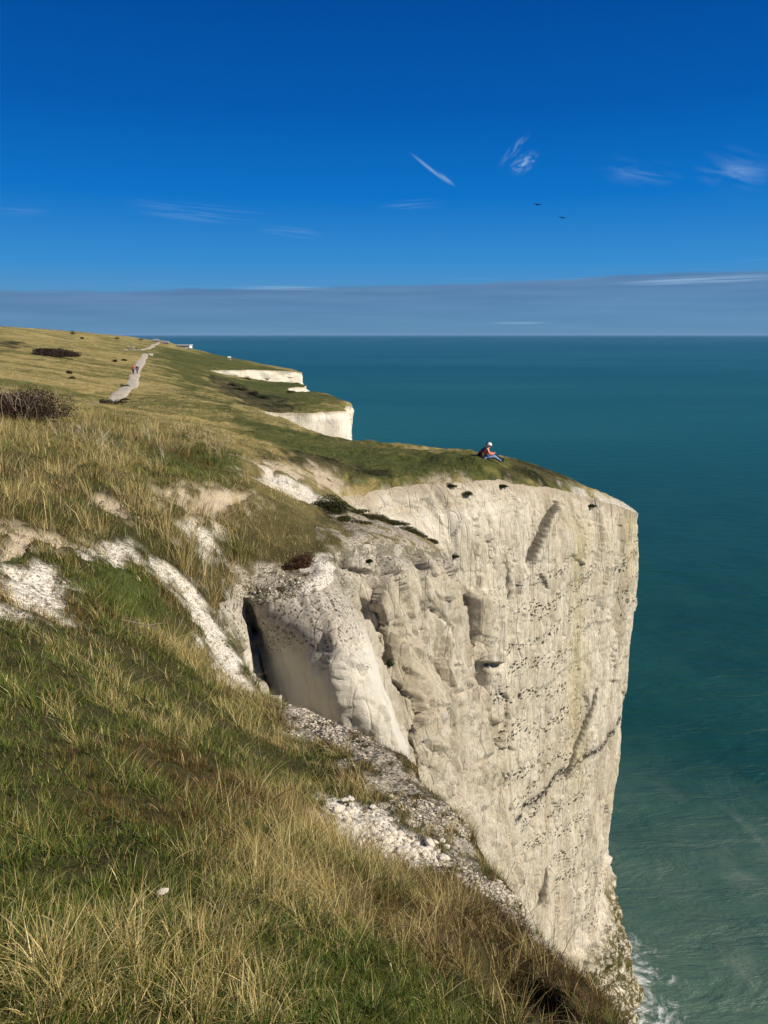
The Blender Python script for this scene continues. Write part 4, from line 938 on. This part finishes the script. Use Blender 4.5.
# bare bleached branches
def branch(px, py, lo, hi, r, n, label, seed, w=.007, p=None):
    p = gpt(px, py, lo, hi) if p is None else p
    e = twigs('dead_branch', r, n, w, (.45, .40, .32), (.62, .58, .5), None, seed=seed, up=.8); e.location = p; tag(e, label, 'branch')
branch(228, 600, 12, 24, (.25, .2, .5), 5, 'bleached bare branch standing at the gully head', 5)
branch(240, 632, 10, 24, (.12, .15, .35), 3, 'short bleached twig beside the gully edge', 6)
e = twigs('fallen_stick', (.05, .05, .8), 1, .008, (.25, .2, .15), (.3, .25, .18), None, seed=9); p = gpt(122, 634, 5, 14); e.location = p + np.array([0, 0, .12]); e.rotation_euler = (0, 1.35, .6); tag(e, 'fallen grey stick lying in the grass below the green patch', 'stick')
for i, (px_, py_, h_) in enumerate([(100, 447, .7), (112, 452, .8), (88, 440, .6), (207, 440, .75), (217, 452, .8), (226, 447, .65), (165, 455, .7), (180, 430, .6), (75, 436, .7), (195, 436, .6), (150, 438, .6), (60, 432, .8)]):
    p = gpt(px_, py_ + 6, 14, 45); e = twigs('dry_stalk', (.2, .2, h_), 4, .006, (.45, .38, .26), (.66, .6, .46), None, seed=30 + i, up=1.4); e.location = p
    tag(e, 'pale dead flower stalks standing in the tall midground grass', 'stalk', 'dead stalks in the tall grass')
for i, (px_, py_, h_, an, lb) in enumerate([(494, 905, .6, .1, 'thin upright dry stem against the chalk face, leftmost at the brow'), (541, 935, .55, -.1, 'tall dry stem on the brow before the lower cliff face'), (553, 940, .35, .15, 'short dry stem right of the tall one on the brow'), (598, 985, .3, .6, 'dark stem leaning over the water at the lower right'), (622, 1010, .26, .5, 'short dark stem near the bottom right of the slope'), (560, 955, .2, 1.0, 'pale curled stem bent over the brow')]):
    p = gpt(px_, py_ + 4, 1.5, 9); e = twigs('dry_weed', (.004, .004, h_ * 1.1), 1, .0026, (.12, .09, .05), (.2, .15, .08), None, seed=60 + i, up=1.6); e.location = p; e.rotation_euler = (0, an * .5, 0); tag(e, lb, 'weed')
print('plants', time.time() - T0)

# ------------------------------------------------------------------ people
def flatmat(name, c, r=.8): return varied(name, c, r, .18, 14)
SKIN = flatmat('skin', (.52, .32, .22), .6)
def skin(name, V, E_, Rr, mat, parent, root=0, sub=2):
    me = bpy.data.meshes.new(name); me.from_pydata([tuple(v) for v in V], E_, []); o = bpy.data.objects.new(name, me); COL.objects.link(o)
    mo = o.modifiers.new('s', 'SKIN'); mo.use_smooth_shade = True
    for i, r_ in enumerate(Rr):
        sv = me.skin_vertices[0].data[i]; sv.radius = (r_, r_) if not isinstance(r_, tuple) else r_; sv.use_root = (i == root)
    o.modifiers.new('u', 'SUBSURF').levels = sub; o.modifiers['u'].render_levels = sub
    dg = bpy.context.evaluated_depsgraph_get(); m2 = bpy.data.meshes.new_from_object(o.evaluated_get(dg)); o.modifiers.clear(); o.data = m2
    m2.materials.append(mat); m2.polygons.foreach_set('use_smooth', np.ones(len(m2.polygons), bool)); o.parent = parent; return o
def person(loc, rz, J, cols, label, group=None, hat=None, sc=1.0):
    "J: joint dictionary in metres, facing +x"
    e = empty('person', loc, rz); e.scale = (sc,) * 3; tag(e, label, 'person', group)
    V = []; E_ = []; Rr = []
    def add(p, r_, par=None):
        V.append(np.array(p, float)); Rr.append(r_); i = len(V) - 1
        if par is not None: E_.append((par, i))
        return i
    pel = add(J['pelvis'], .115); bel = add((np.array(J['pelvis']) * .5 + np.array(J['chest']) * .5), .105, pel); che = add(J['chest'], .125, bel)
    nk = add(J['neck'], .055, che); hb = add(np.array(J['head']) + [-.005, 0, -.05], .075, nk); hd = add(np.array(J['head']) + [0, 0, .04], .095, hb); add(np.array(J['head']) + [-.01, 0, .10], .06, hd)
    add(np.array(J['head']) + [.10, 0, -.005], .014, hb)                        # nose
    for sgn in (-1, 1): add(np.array(J['head']) + [-.01, sgn * .092, .0], .018, hb)   # ears
    for k in 'lr':
        sh_ = add(J['sh' + k], .062, che); el_ = add(J['el' + k], .043, sh_); wr_ = add(J['wr' + k], .028, el_)
        d = np.array(J['wr' + k]) - np.array(J['el' + k]); d = d / np.linalg.norm(d); side = np.cross(d, [0, 0, 1.]); side /= np.linalg.norm(side) + 1e-9
        pm = add(np.array(J['wr' + k]) + d * .07, .034, wr_)
        for fi, (off, ln) in enumerate([(-.03, .065), (-.01, .078), (.01, .074), (.03, .058)]):
            f1 = add(V[pm] + side * off + d * ln * .55, .0105, pm); add(V[f1] + d * ln * .4 + np.array([0, 0, -.02]), .009, f1)
        tb = add(np.array(J['wr' + k]) + d * .035 - side * .05, .012, wr_); add(V[tb] + d * .035 - side * .01, .010, tb)
        hp = add(J['hp' + k], .085, pel); kn = add(J['kn' + k], .058, hp); an = add(J['an' + k], .037, kn); add(J['to' + k], .035, an)
    skin('body', V, E_, Rr, SKIN, e, 0, 1)
    def limb(name, keys, rad, mat):
        Vv = []; Ee = []; rr = []
        for ch in keys:
            pr = None
            for kk, r_ in ch:
                pt = tuple(np.round(kk if not isinstance(kk, str) else J[kk], 5))
                if pt in Vv: i = Vv.index(pt)
                else: Vv.append(pt); rr.append(r_); i = len(Vv) - 1
                if pr is not None and (pr, i) not in Ee: Ee.append((pr, i))
                pr = i
        return skin(name, Vv, Ee, rr, mat, e, 0, 1)
    bp = tuple(np.array(J['pelvis']) * .5 + np.array(J['chest']) * .5)
    limb('jacket', [[('pelvis', (.16, .14)), (bp, (.15, .13)), ('chest', (.17, .15)), ('neck', .07)]] + [[('chest', (.17, .15)), ('sh' + k, .082), ('el' + k, .062), ('wr' + k, .042)] for k in 'lr'], 0, cols['top'])
    limb('trousers', [[('pelvis', .135), ('hp' + k, .105), ('kn' + k, .075), ('an' + k, .052)] for k in 'lr'], 0, cols['legs'])
    for k in 'lr': 
        a_, b2 = np.array(J['an' + k]), np.array(J['to' + k]); skin('shoe', [a_ + (0, 0, -.01), a_ * .5 + b2 * .5, b2 + (.02, 0, 0)], [(0, 1), (1, 2)], [.052, .05, .042], cols['shoes'], e, 0, 1)
    H = np.array(J['head'])
    bm = bmesh.new(); bmesh.ops.create_uvsphere(bm, u_segments=20, v_segments=14, radius=.115)
    for v in list(bm.verts):
        if v.co.z < -.02 and v.co.x > -.02 or v.co.z < -.085: pass
        v.co.x *= 1.08; v.co.y *= .92
    bmesh.ops.delete(bm, geom=[v for v in bm.verts if v.co.z < .015 and v.co.x > .0 or v.co.z < -.07], context='VERTS')
    me = bpy.data.meshes.new('hat' if hat else 'hair'); 
    if hat == 'brim':
        bmesh.ops.create_cone(bm, cap_ends=True, segments=20, radius1=.16, radius2=.12, depth=.02)
    bm.to_mesh(me); bm.free(); me.materials.append(cols['head']); me.polygons.foreach_set('use_smooth', np.ones(len(me.polygons), bool))
    o = bpy.data.objects.new('hat' if hat else 'hair', me); COL.objects.link(o); o.parent = e; o.location = H + (-.01, 0, .045)
    for sgn in (-1, 1):
        bm = bmesh.new(); bmesh.ops.create_uvsphere(bm, u_segments=8, v_segments=6, radius=.012); me = bpy.data.meshes.new('eye'); bm.to_mesh(me); bm.free(); me.materials.append(DARK)
        o = bpy.data.objects.new('eye', me); COL.objects.link(o); o.parent = e; o.location = H + (.082, sgn * .035, .025)
    return e
DARK = flatmat('dark_cloth', (.02, .02, .025)); CORAL = flatmat('coral_cloth', (.85, .25, .16)); JEAN = flatmat('denim', (.16, .24, .38)); WHITE = flatmat('white_cloth', (.78, .78, .75)); RED = flatmat('red_cloth', (.40, .03, .03)); MAROON = flatmat('maroon_cloth', (.07, .012, .015)); HAIR = flatmat('hair', (.06, .04, .03)); GREY = flatmat('grey_cloth', (.3, .3, .32)); BLUE = flatmat('blue_cloth', (.08, .12, .3))
def D_(**k): return k
SIT = D_(pelvis=(0, 0, .13), chest=(-.02, 0, .46), neck=(.02, 0, .60), head=(.07, 0, .72), shl=(.0, .19, .50), shr=(.0, -.19, .50), ell=(.16, .22, .30), elr=(.18, -.22, .31), wrl=(.36, .07, .40), wrr=(.37, -.07, .38),
         hpl=(.05, .10, .11), hpr=(.05, -.10, .11), knl=(.46, .12, .26), knr=(.48, -.11, .22), anl=(.84, .12, .07), anr=(.88, -.10, .07), tol=(.93, .13, .17), tor=(.97, -.10, .17))
LEANB = D_(pelvis=(0, 0, .13), chest=(-.17, 0, .44), neck=(-.16, 0, .60), head=(-.10, 0, .72), shl=(-.18, .19, .49), shr=(-.18, -.19, .49), ell=(-.34, .24, .28), elr=(-.36, -.24, .28), wrl=(-.48, .26, .06), wrr=(-.52, -.26, .06),
         hpl=(.05, .10, .11), hpr=(.05, -.10, .11), knl=(.48, .12, .22), knr=(.48, -.11, .26), anl=(.90, .12, .07), anr=(.86, -.10, .07), tol=(1.0, .13, .16), tor=(.95, -.10, .17))
def walk(st_=.22):
    return D_(pelvis=(0, 0, .95), chest=(.03, 0, 1.30), neck=(.04, 0, 1.47), head=(.07, 0, 1.60), shl=(.02, .19, 1.40), shr=(.02, -.19, 1.40), ell=(-.08, .24, 1.12), elr=(.10, -.24, 1.12), wrl=(-.02, .25, .88), wrr=(.26, -.24, .92),
         hpl=(0, .09, .90), hpr=(0, -.09, .90), knl=(.16, .09, .50), knr=(-.04, -.09, .48), anl=(st_, .09, .09), anr=(-st_, -.09, .13), tol=(st_ + .15, .09, .04), tor=(-st_ + .13, -.09, .04))
p = gpt(484.5, 459.2, 38, 49)
# people sit on the grass: feet lower down the slope to the right
slope = math.atan2(land(np.array([p[0] + .9]), np.array([p[1]]))[0] - p[2], .9)
e = person(p + np.array([0, 0, -.02]), 0, SIT, dict(top=CORAL, legs=JEAN, shoes=DARK, head=WHITE), 'person in a coral jacket, white hat and jeans sitting on the headland grass', hat='brim', sc=1.12); e.rotation_euler = (0, -slope * .6, 0)
def slab(name, c, h, mat, parent, bev=.2):
    bm = bmesh.new(); bmesh.ops.create_cube(bm, size=1)
    for v in bm.verts: v.co = Vector((v.co.x * h[0] * 2, v.co.y * h[1] * 2, v.co.z * h[2] * 2))
    bmesh.ops.bevel(bm, geom=list(bm.edges), offset=min(h) * bev, segments=2, affect='EDGES')
    me = bpy.data.meshes.new(name); bm.to_mesh(me); bm.free(); me.materials.append(mat); o = bpy.data.objects.new(name, me); COL.objects.link(o); o.location = c; o.parent = parent; return o
p2 = p + np.array([.22, .75, 0]); p2[2] = land(p2[:1], p2[1:2])[0]
e = person(p2 + np.array([0, 0, -.02]), 0, LEANB, dict(top=MAROON, legs=DARK, shoes=DARK, head=HAIR), 'person in dark red leaning back on the arms behind the coral jacket', sc=1.05); e.rotation_euler = (0, -slope * .6, 0)
p3 = p + np.array([-.27, -.02, 0]); p3[2] = land(p3[:1], p3[1:2])[0]
bk_ = empty('backpack', p3); bk_.rotation_euler = (0, .12, 0); tag(bk_, 'dark red backpack on the grass behind the back of the person in coral', 'backpack')
slab('bag_body', (0, 0, .21), (.09, .15, .21), MAROON, bk_, .8); slab('pocket', (-.10, 0, .13), (.035, .11, .10), DARK, bk_, .7); slab('strap', (.095, .06, .22), (.008, .02, .16), DARK, bk_); slab('strap', (.095, -.06, .22), (.008, .02, .16), DARK, bk_)
for px_, py_, top, legs, hd_, lb in [(133.6, 376.4, RED, DARK, HAIR, 'walker in a red top and dark trousers, left one of the pair on the path'), (137.6, 376.0, DARK, BLUE, WHITE, 'walker in a dark jacket and pale hat, right one of the pair on the path')]:
    p = gpt(px_, py_, 100, 200); person(p + np.array([0, 0, .12]), 1.75, walk(), dict(top=top, legs=legs, shoes=DARK, head=hd_), lb, hat='brim' if hd_ is WHITE else None, sc=1.0)
for px_, py_, top, legs, lb in [(128.2, 350.8, WHITE, DARK, 'far walker in white, leftmost of the group on the upper path'), (131.2, 350.7, GREY, BLUE, 'far walker in grey, second from left on the upper path'), (133.6, 350.6, WHITE, GREY, 'far walker in white, third from left on the upper path'), (136.4, 350.5, DARK, DARK, 'far walker all in dark clothes, rightmost of the upper group')]:
    p = gpt(px_, py_, 240, 500); person(p + np.array([0, 0, .15]), .1, walk(.18), dict(top=top, legs=legs, shoes=DARK, head=HAIR), lb, sc=1.0)
print('people', time.time() - T0)

# ------------------------------------------------------------------ birds
def bird(px, py, Y, bank, label):
    p = W(px, py, Y); e = empty('gull', p); e.rotation_euler = (.2, bank, 1.35); e.scale = (.95, .95, .95); tag(e, label, 'bird')
    skin('body', [(-.30, 0, .02), (-.12, 0, 0), (.08, 0, 0), (.22, 0, .03), (.30, 0, .03)], [(0, 1), (1, 2), (2, 3), (3, 4)], [(.08, .03), .08, .10, .06, .02], DARK, e, 2, 2)
    for sgn in (-1, 1):
        P_ = [(.06, .05, .03), (.10, .35, .14), (.02, .62, .13), (-.10, .80, .08)]; ch = [.30, .26, .18, .04]; Vv = []
        for (a, b_, c_), w_ in zip(P_, ch):
            for dx, dz in ((w_ * .5, 0), (0, .015 * (w_ > .05) + .004), (-w_ * .5, 0), (0, -.008)): Vv.append((a + dx, b_ * sgn, c_ + dz))
        Ff = [[i * 4 + j, i * 4 + (j + 1) % 4, (i + 1) * 4 + (j + 1) % 4, (i + 1) * 4 + j] for i in range(3) for j in range(4)]
        mesh_np('wing', Vv, Ff, DARK, parent=e)
bird(537.3, 204.6, 150, .5, 'dark gull gliding in the blue sky, left one of two'); bird(562.2, 217.8, 150, .4, 'dark gull gliding in the blue sky, right one and lower')

# ------------------------------------------------------------------ far buildings
MWALL = varied('white_render', (.78, .77, .74), .8, .06, 1.0); MROOF = varied('roof_sheet', (.22, .22, .23), .7, .15, 1); MGLASS, t, b = material('window_glass', .15, .5, (.03, .04, .05)); MDARKW = varied('dark_wall', (.16, .13, .11), .9, .2, 1)
def house(name, px, py, lo, hi, L_, D__, H_, rz, wall_m, roof_m, label, nwin, gable=True):
    p = gpt(px, py, lo, hi); e = empty(name, p + np.array([0, 0, -.3]), rz); tag(e, label, 'building')
    slab('wall', (0, 0, H_ / 2), (L_ / 2, D__ / 2, H_ / 2), wall_m, e, .01)
    if gable:
        a, b_ = L_ / 2 + .3, D__ / 2 + .3; V = [(-a, -b_, H_), (a, -b_, H_), (a, b_, H_), (-a, b_, H_), (-a + .8, 0, H_ + D__ * .35), (a - .8, 0, H_ + D__ * .35), (-a, -b_, H_ - .15), (a, -b_, H_ - .15), (a, b_, H_ - .15), (-a, b_, H_ - .15)]
        me = bpy.data.meshes.new('roof'); me.from_pydata(V, [], [(0, 1, 5, 4), (2, 3, 4, 5), (1, 2, 5), (3, 0, 4), (0, 6, 7, 1), (1, 7, 8, 2), (2, 8, 9, 3), (3, 9, 6, 0), (6, 9, 8, 7)]); me.materials.append(roof_m); o = bpy.data.objects.new('roof', me); COL.objects.link(o); o.parent = e
    else: slab('roof', (0, 0, H_ + .2), (L_ / 2 + .5, D__ / 2 + .5, .2), roof_m, e, .1)
    for i in range(nwin): slab('window', (-L_ / 2 + L_ * (i + .5) / nwin, -D__ / 2 - .02, H_ * .55), (L_ / nwin * .28, .04, H_ * .17), MGLASS, e, .1)
    slab('door', (L_ * .02 + L_ / max(nwin, 1) * .5 if nwin > 1 else 0, -D__ / 2 - .025, min(1.05, H_ * .38)), (.5, .05, min(1.05, H_ * .38)), MROOF, e, .1)
house('visitor_building', 184, 348.6, 600, 1500, 11, 6, 2.2, -.1, MWALL, MWALL, 'long low white building at the far cliff edge', 6, False)
house('visitor_building', 190, 349.0, 600, 1500, 4, 5, 1.4, -.1, MDARKW, MROOF, 'small dark annexe at the right end of the long white building', 2, False)
house('hut', 229.5, 360.4, 300, 900, 1.3, 1.3, 1.6, .2, MWALL, MWALL, 'tiny white hut alone at the cliff edge', 0)
house('house', 156, 342.2, 500, 1500, 7, 6, 2.0, .1, MDARKW, MROOF, 'dark far house beside the end of the path on the skyline', 3)
house('house', 165, 343.6, 500, 1500, 9, 6, 1.7, -.1, MDARKW, MROOF, 'dark low house on the skyline between the path end and the white building', 3)


# ------------------------------------------------------------------ air
bm = bmesh.new(); bmesh.ops.create_cube(bm, size=1); me = bpy.data.meshes.new('haze')
for v in bm.verts: v.co = Vector((v.co.x * 124000 + 22, v.co.y * 124000 + 50, (SEA - 1.2) if v.co.z < 0 else 38))
bm.to_mesh(me); bm.free(); hm = bpy.data.materials.new('sea_air'); hm.use_nodes = True; hm.node_tree.nodes.remove(hm.node_tree.nodes['Principled BSDF'])
pv = hm.node_tree.nodes.new('ShaderNodeVolumePrincipled'); pv.inputs['Color'].default_value = (.36, .62, .95, 1); pv.inputs['Density'].default_value = 1.5e-5
hm.node_tree.links.new(pv.outputs[0], hm.node_tree.nodes['Material Output'].inputs['Volume']); me.materials.append(hm); ho = bpy.data.objects.new('haze', me); COL.objects.link(ho); tag(ho, 'thin pale sea air softening the horizon', 'haze', kind='stuff')
# ------------------------------------------------------------------ light, sky, camera
sun_el = math.radians(37); sx_, sy_ = .94, -.34            # towards the sun, in plan
q = math.hypot(sx_, sy_); sx_, sy_ = sx_ / q, sy_ / q
L = bpy.data.lights.new('sun', 'SUN'); L.energy = 5.0; L.angle = math.radians(.5); L.color = (1, .91, .76)
lo = bpy.data.objects.new('sun', L); COL.objects.link(lo)
to = Vector((sx_ * math.cos(sun_el), sy_ * math.cos(sun_el), math.sin(sun_el)))
lo.rotation_euler = to.to_track_quat('Z', 'Y').to_euler(); lo.location = (40, -40, 60)
wd = bpy.data.worlds.new('World'); SC.world = wd; wd.use_nodes = True
t = NT(wd); bg = wd.node_tree.nodes['Background']
sky = t.n('ShaderNodeTexSky', sky_type='NISHITA'); sky.sun_disc = False; sky.sun_elevation = sun_el
sky.sun_rotation = math.atan2(sx_, sy_); sky.altitude = 60; sky.air_density = 1.0; sky.dust_density = .4; sky.ozone_density = 3.0
G = t.n('ShaderNodeTexCoord').outputs['Generated']
sp = t.n('ShaderNodeSeparateXYZ'); t.set(sp.inputs[0], G)
X, Y, Z = sp.outputs
hs = t.n('ShaderNodeHueSaturation'); hs.inputs['Saturation'].default_value = 1.25; hs.inputs['Value'].default_value = 1.0; t.set(hs.inputs['Color'], sky.outputs[0])
base = hs.outputs[0]
cr = t.n('ShaderNodeValToRGB'); cr.color_ramp.interpolation = 'LINEAR'; t.set(cr.inputs[0], t.math('MULTIPLY', Z, 1.0, clamp=True))
E = cr.color_ramp.elements
def lc(r, g_, b_): return tuple(((v / 255) / 12.92 if v / 255 <= .04045 else ((v / 255 + .055) / 1.055) ** 2.4) * 10 for v in (r, g_, b_))
stops = [(0.0, (98, 150, 186)), (.045, (86, 150, 200)), (.085, (54, 142, 210)), (.16, (8, 116, 202)), (.25, (0, 92, 180)), (.40, (0, 68, 150)), (1.0, (0, 46, 112))]
E[0].position, E[0].color = stops[0][0], (*[v / 10 for v in lc(*stops[0][1])], 1); E[1].position, E[1].color = 1.0, (*[v / 10 for v in lc(*stops[-1][1])], 1)
for p_, c_ in stops[1:-1]:
    e = E.new(p_); e.color = (*[v / 10 for v in lc(*c_)], 1)
grad = t.mix(1.0, cr.outputs[0], (10, 10, 10), 'MULTIPLY')
base = t.mix(.985, base, grad)
azi = t.math('ARCTAN2', X, Y)
av = t.n('ShaderNodeCombineXYZ'); t.set(av.inputs[0], azi); t.set(av.inputs[1], t.math('MULTIPLY', Z, 6.0)); AV = av.outputs[0]
# low bank of thin grey cloud along the horizon
top = t.math('ADD', t.math('MULTIPLY', t.noise(t.pos((5, 0, 0), vec=AV), 1, 3, .5), .016), t.math('ADD', .052, t.math('MULTIPLY', azi, .026)))
edge = t.math('SUBTRACT', top, Z)
bank = t.math('MULTIPLY', t.ramp(edge, -.0015, .0035), t.ramp(edge, -.01, .07, .95, .35))
str_ = t.noise(t.pos((3, 9, 1), vec=AV), 1.6, 4, .5)
bankc = t.mix(t.ramp(str_, .3, .7), tuple(lc(88, 122, 162)), tuple(lc(104, 138, 176)))
base = t.mix(t.math('MULTIPLY', bank, .9), base, bankc)
# bright thin streaks lying on the top of the bank
s1 = t.noise(t.pos((3.2, 36, 1), vec=AV), 1.5, 6, .62, .3)
s1 = t.math('MULTIPLY', t.ramp(s1, .56, .72), t.math('MULTIPLY', t.ramp(t.math('ABSOLUTE', edge), .017, .002), t.ramp(azi, -.12, .45, .35, 1.0)))
base = t.mix(t.math('MULTIPLY', s1, .5), base, tuple(lc(140, 180, 215)))
# faint high wisps
def wisp(a0, z0, ra, rz_, rot, nsc, lo_, hi_, amt, seed=0, str=(1, 1)):
    global base
    m = t.n('ShaderNodeMapping', vector_type='TEXTURE'); c_ = t.n('ShaderNodeCombineXYZ'); t.set(c_.inputs[0], azi); t.set(c_.inputs[1], Z)
    t.set(m.inputs[0], c_.outputs[0]); m.inputs[1].default_value = (a0, z0, 0); m.inputs[2].default_value = (0, 0, rot); m.inputs[3].default_value = (ra, rz_, 1)
    ln = t.n('ShaderNodeVectorMath', operation='LENGTH'); t.set(ln.inputs[0], m.outputs[0])
    nn = t.noise(t.pos((str[0], str[1], 1), loc=(seed, seed * 2.3, 0), vec=m.outputs[0]), nsc, 5, .55, .5)
    f_ = t.math('MULTIPLY', t.ramp(ln.outputs['Value'], 1.0, .15), t.math('MULTIPLY', t.ramp(nn, lo_, hi_), amt * .8))
    base = t.mix(f_, base, tuple(lc(165, 200, 235)))
def AZ_(px, py):
    x = (px - 384) / F; v = (512 - py) / F; d = np.array([x, CP + v * SP, -SP + v * CP]); d /= np.linalg.norm(d)
    return math.atan2(d[0], d[1]), d[2]
for (px_, py_, ra, rz_, rot, nsc, lo_, hi_, amt, sd, st2) in [
    (429, 168, .034, .0028, -.62, 1.0, .2, .5, .55, 1, (.6, 1)), (446, 179, .016, .003, -.62, 1.5, .2, .5, .5, 2, (.6, 1)),
    (524, 163, .022, .012, .5, 2.4, .40, .68, .8, 3, (1, 1.6)), (514, 150, .03, .007, .8, 2.2, .42, .7, .35, 4, (1, 1)),
    (735, 172, .05, .03, -.3, 1.4, .40, .75, .4, 5, (.6, 1.6)), (640, 172, .06, .02, -.2, 1.3, .42, .75, .25, 6, (.6, 1.6)),
    (200, 212, .10, .014, -.06, 1.4, .42, .7, .32, 7, (.5, 2)), (290, 232, .05, .008, -.1, 1.4, .4, .7, .22, 8, (.5, 2)), (415, 205, .05, .008, .05, 1.4, .4, .7, .2, 9, (.5, 2)),
    (20, 211, .04, .008, 0, 1.4, .4, .7, .15, 10, (.5, 2)), (700, 280, .12, .006, .02, 1.4, .35, .6, .7, 11, (.5, 1.4)), (280, 288, .08, .0035, .0, 1.4, .3, .6, .5, 12, (.4, 1)), (520, 323, .05, .0025, 0, 1.4, .3, .6, .4, 13, (.4, 1))]:
    a_, z_ = AZ_(px_, py_); wisp(a_, z_, ra, rz_, rot, nsc, lo_, hi_, amt, sd, st2)
t.set(bg.inputs[0], base); bg.inputs[1].default_value = .077
cam = bpy.data.cameras.new('camera'); co = bpy.data.objects.new('camera', cam); COL.objects.link(co)
co.location = (0, 0, 0); co.rotation_euler = (math.pi / 2 - PITCH, 0, 0)
cam.sensor_fit = 'VERTICAL'; cam.sensor_height = 36; cam.lens = 36 * F / 1024; cam.clip_start = .05; cam.clip_end = 120000
SC.camera = co
SC.render.resolution_x, SC.render.resolution_y = 768, 1024
SC.cycles.max_bounces = 5; SC.cycles.diffuse_bounces = 2; SC.cycles.glossy_bounces = 2; SC.cycles.transmission_bounces = 3
SC.view_settings.view_transform = 'Standard'; SC.view_settings.look = 'None'; SC.view_settings.exposure = .32; SC.view_settings.gamma = 1
print('done', time.time() - T0)
